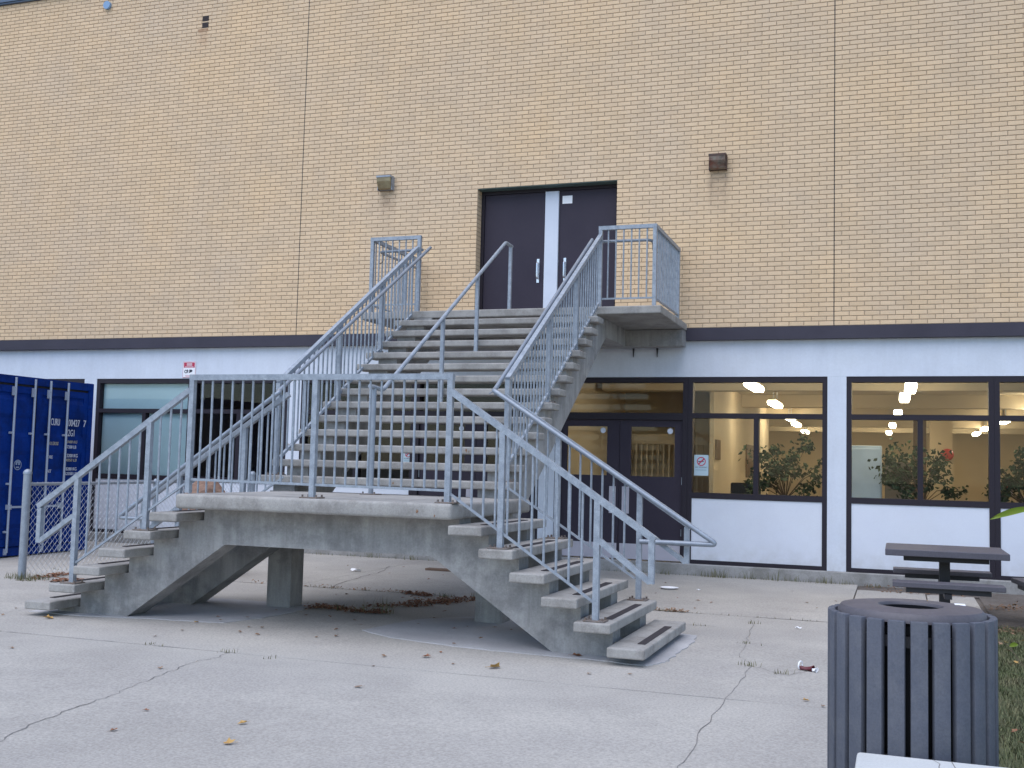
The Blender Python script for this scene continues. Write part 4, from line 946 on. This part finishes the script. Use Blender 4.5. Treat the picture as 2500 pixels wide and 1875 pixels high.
for x, y, n, h in [(4.42, -5.66, 26, .20), (4.15, -5.7, 14, .16), (3.9, -5.6, 18, .09), (4.9, -4.1, 40, .10), (4.45, -4.1, 24, .07), (5.05, -4.0, 30, .11), (2.7, -4.0, 14, .05), (2.95, -3.98, 10, .05), (-.62, -5.2, 70, .13), (-.85, -5.1, 40, .09), (-.5, -5.05, 40, .10), (-1.7, -.15, 60, .12), (-2.2, -.1, 40, .1),
                   (7.0, -.08, 40, .17), (6.85, -.08, 26, .15), (7.4, -.06, 14, .15), (7.75, -.06, 18, .19), (8.05, -.05, 16, .12), (6.2, -.06, 24, .10), (8.4, -.05, 26, .12), (8.6, -.04, 22, .10), (9.1, -.2, 40, .07), (9.6, -.25, 40, .06), (10.0, -.3, 30, .06), (2.2, -.06, 26, .1), (2.9, -.06, 20, .08), (1.5, -.05, 24, .12),
                   (8.02, -4.5, 12, .05), (8.1, -5.8, 12, .04), (8.25, -6.9, 20, .05), (8.55, -7.15, 18, .045), (7.5, -4.9, 10, .04), (4.34, -8.26, 12, .05), (3.6, -8.24, 10, .04), (4.75, -8.3, 8, .035), (1.9, -8.24, 6, .03), (7.0, -4.02, 20, .05), (1.4, -5.0, 30, .08), (.6, -5.0, 26, .07)]:
    tuft(x, y, n, h, .07 if h > .06 else .05)
for _ in range(500): blade(wd, random.uniform(-3, 8.8), random.uniform(-.09, .01), random.uniform(.015, .06), .8, .003)
for _ in range(240): blade(wd, random.uniform(-1.5, 8.6), -4.008+random.gauss(0, .006), random.uniform(.01, .03), .8, .003)
obj('weeds', wd, M['weed'], kind='stuff')
solo('paper_plate', MB().lathe([(.001, 0), (.085, .002), (.115, .016), (.118, .015), (.088, -.002), (.001, -.003)], 0, 0, 24), M['paper'], (0, 0, 0), 'round white paper plate lying on the pavement right of the stairs', 'plate', smooth=True).location = (6.63, -1.87, gz(-1.87)+.006)
def scrap(x, y, s_, label):
    mb = MB(); rnd = random.Random(int(x*100)); k = 5
    vs = [(x+(i/(k-1)-.5)*s_, y+(j/2-.5)*s_*.6, gz(y)+.006+rnd.random()*s_*.35) for i in range(k) for j in range(3)]
    mb.add(vs, [(i*3+j, i*3+j+1, i*3+j+4, i*3+j+3) for i in range(k-1) for j in range(2)])
    solo('paper_scrap', mb, M['paper'], (x, y, gz(y)), label, 'litter')
scrap(2.27, -2.10, .13, 'crumpled white paper scrap on the pavement beneath the landing'); scrap(8.46, -4.65, .06, 'small white paper scrap on the pavement left of the litter bin')
scrap(7.0, -1.85, .05, 'tiny white paper scrap just right of the paper plate')
solo('wooden_board', MB().cbox(3.02, 3.55, -1.42, -1.28, gz(-1.35), gz(-1.35)+.03, .004), M['wood'], (3.3, -1.35, gz(-1.35)), 'short brown board lying near the wall beneath the stairs', 'board')
CUP = thing('crushed_cup', (8.72, -6.92, gz(-6.9)), 'crushed maroon and white paper cup on the pavement left of the litter bin', 'litter')
g0 = gz(-6.9)+.004
def squash(x, y, r_, L2, an, fl):
    mb = MB(); vs = []; n = 14; k = 5
    for i in range(k):
        t = i/(k-1); rr = r_*(.72+.28*t)*(1-.35*math.sin(t*3.1))
        for j in range(n):
            p = 6.2832*j/n; vs.append((x+math.cos(an)*L2*(t-.5)-math.sin(an)*rr*math.cos(p), y+math.sin(an)*L2*(t-.5)+math.cos(an)*rr*math.cos(p), g0+rr*fl*(1+math.sin(p))+.006*math.sin(3*p+i)))
    mb.add(vs, [(i*n+j, i*n+(j+1) % n, (i+1)*n+(j+1) % n, (i+1)*n+j) for i in range(k-1) for j in range(n)]); return mb
obj('cup_body', squash(8.71, -6.91, .034, .11, -.4, .6), M['cup_red'], CUP, smooth=True)
obj('rim', MB().tube([(8.66+.012*math.cos(t)-.0, -6.885+.036*math.cos(t), g0+.030+.032*math.sin(t)) for t in [6.2832*j/16 for j in range(17)]], .006, 6), M['paper'], CUP, smooth=True)
obj('cup_base', squash(8.775, -6.945, .024, .035, -.6, .7), M['paper'], CUP, smooth=True)

# ------------------------------------------------------------------ sapling at the right, one leaf hanging into view
SP = thing('sapling', (10.62, -10.6, gz(-10.6)), 'young sapling at the right edge with one long green leaf hanging into view', 'sapling')
obj('trunk', MB().tube([(10.62, -10.6, gz(-10.6)), (10.60, -10.6, .8), (10.64, -10.55, 1.9)], .014, 7), M['bark'], SP, smooth=True)
obj('twig', MB().tube([(10.60, -10.6, 1.05), (10.3, -10.35, 1.27), (10.02, -10.05, 1.318)], .005, 6), M['bark'], SP, smooth=True)
def long_leaf(base, tip, wdt, drop):
    b_, t_ = Vector(base), Vector(tip); n = 10; vs = []; d = (t_-b_); s_ = d.cross(Vector((.2, 1, .35))).normalized()
    nn = s_.cross(d).normalized()
    for i in range(n+1):
        t = i/n; c = b_.lerp(t_, t)-Vector((0, 0, drop*t*t)); ww = wdt*math.sin(math.pi*min(1, t*.92+.06))**.8
        vs += [c+s_*ww, c+nn*.004, c-s_*ww]
    mb = MB(); mb.add(vs, [(3*i+j, 3*i+j+1, 3*i+j+4, 3*i+j+3) for i in range(n) for j in range(2)]); return mb
obj('leaf', long_leaf((10.01, -10.03, 1.318), (9.815, -10.0, 1.295), .017, .040), M['freshleaf'], SP, smooth=True)
for k in range(9):
    b_ = (10.62+random.uniform(-.02, .02), -10.57, random.uniform(1.2, 1.88)); an = random.uniform(-1.2, 1.2)
    obj('leaf', long_leaf(b_, (b_[0]+.24*math.cos(an), b_[1]+.24*math.sin(an), b_[2]+.02), .02, .05), M['freshleaf'], SP, smooth=True)
WP = thing('weed_plant', (10.36, -6.05, gz(-6)), 'thin grey weed stalk with one yellow green leaf on the lawn right of the bin', 'weed')
obj('stem', MB().tube([(10.36, -6.05, gz(-6)), (10.25, -5.95, .08), (10.16, -5.9, .14)], .003, 5), M['bark'], WP)
obj('leaf', long_leaf((10.25, -5.95, .09), (10.32, -5.9, .12), .02, .02), M['freshleaf'], WP, smooth=True)
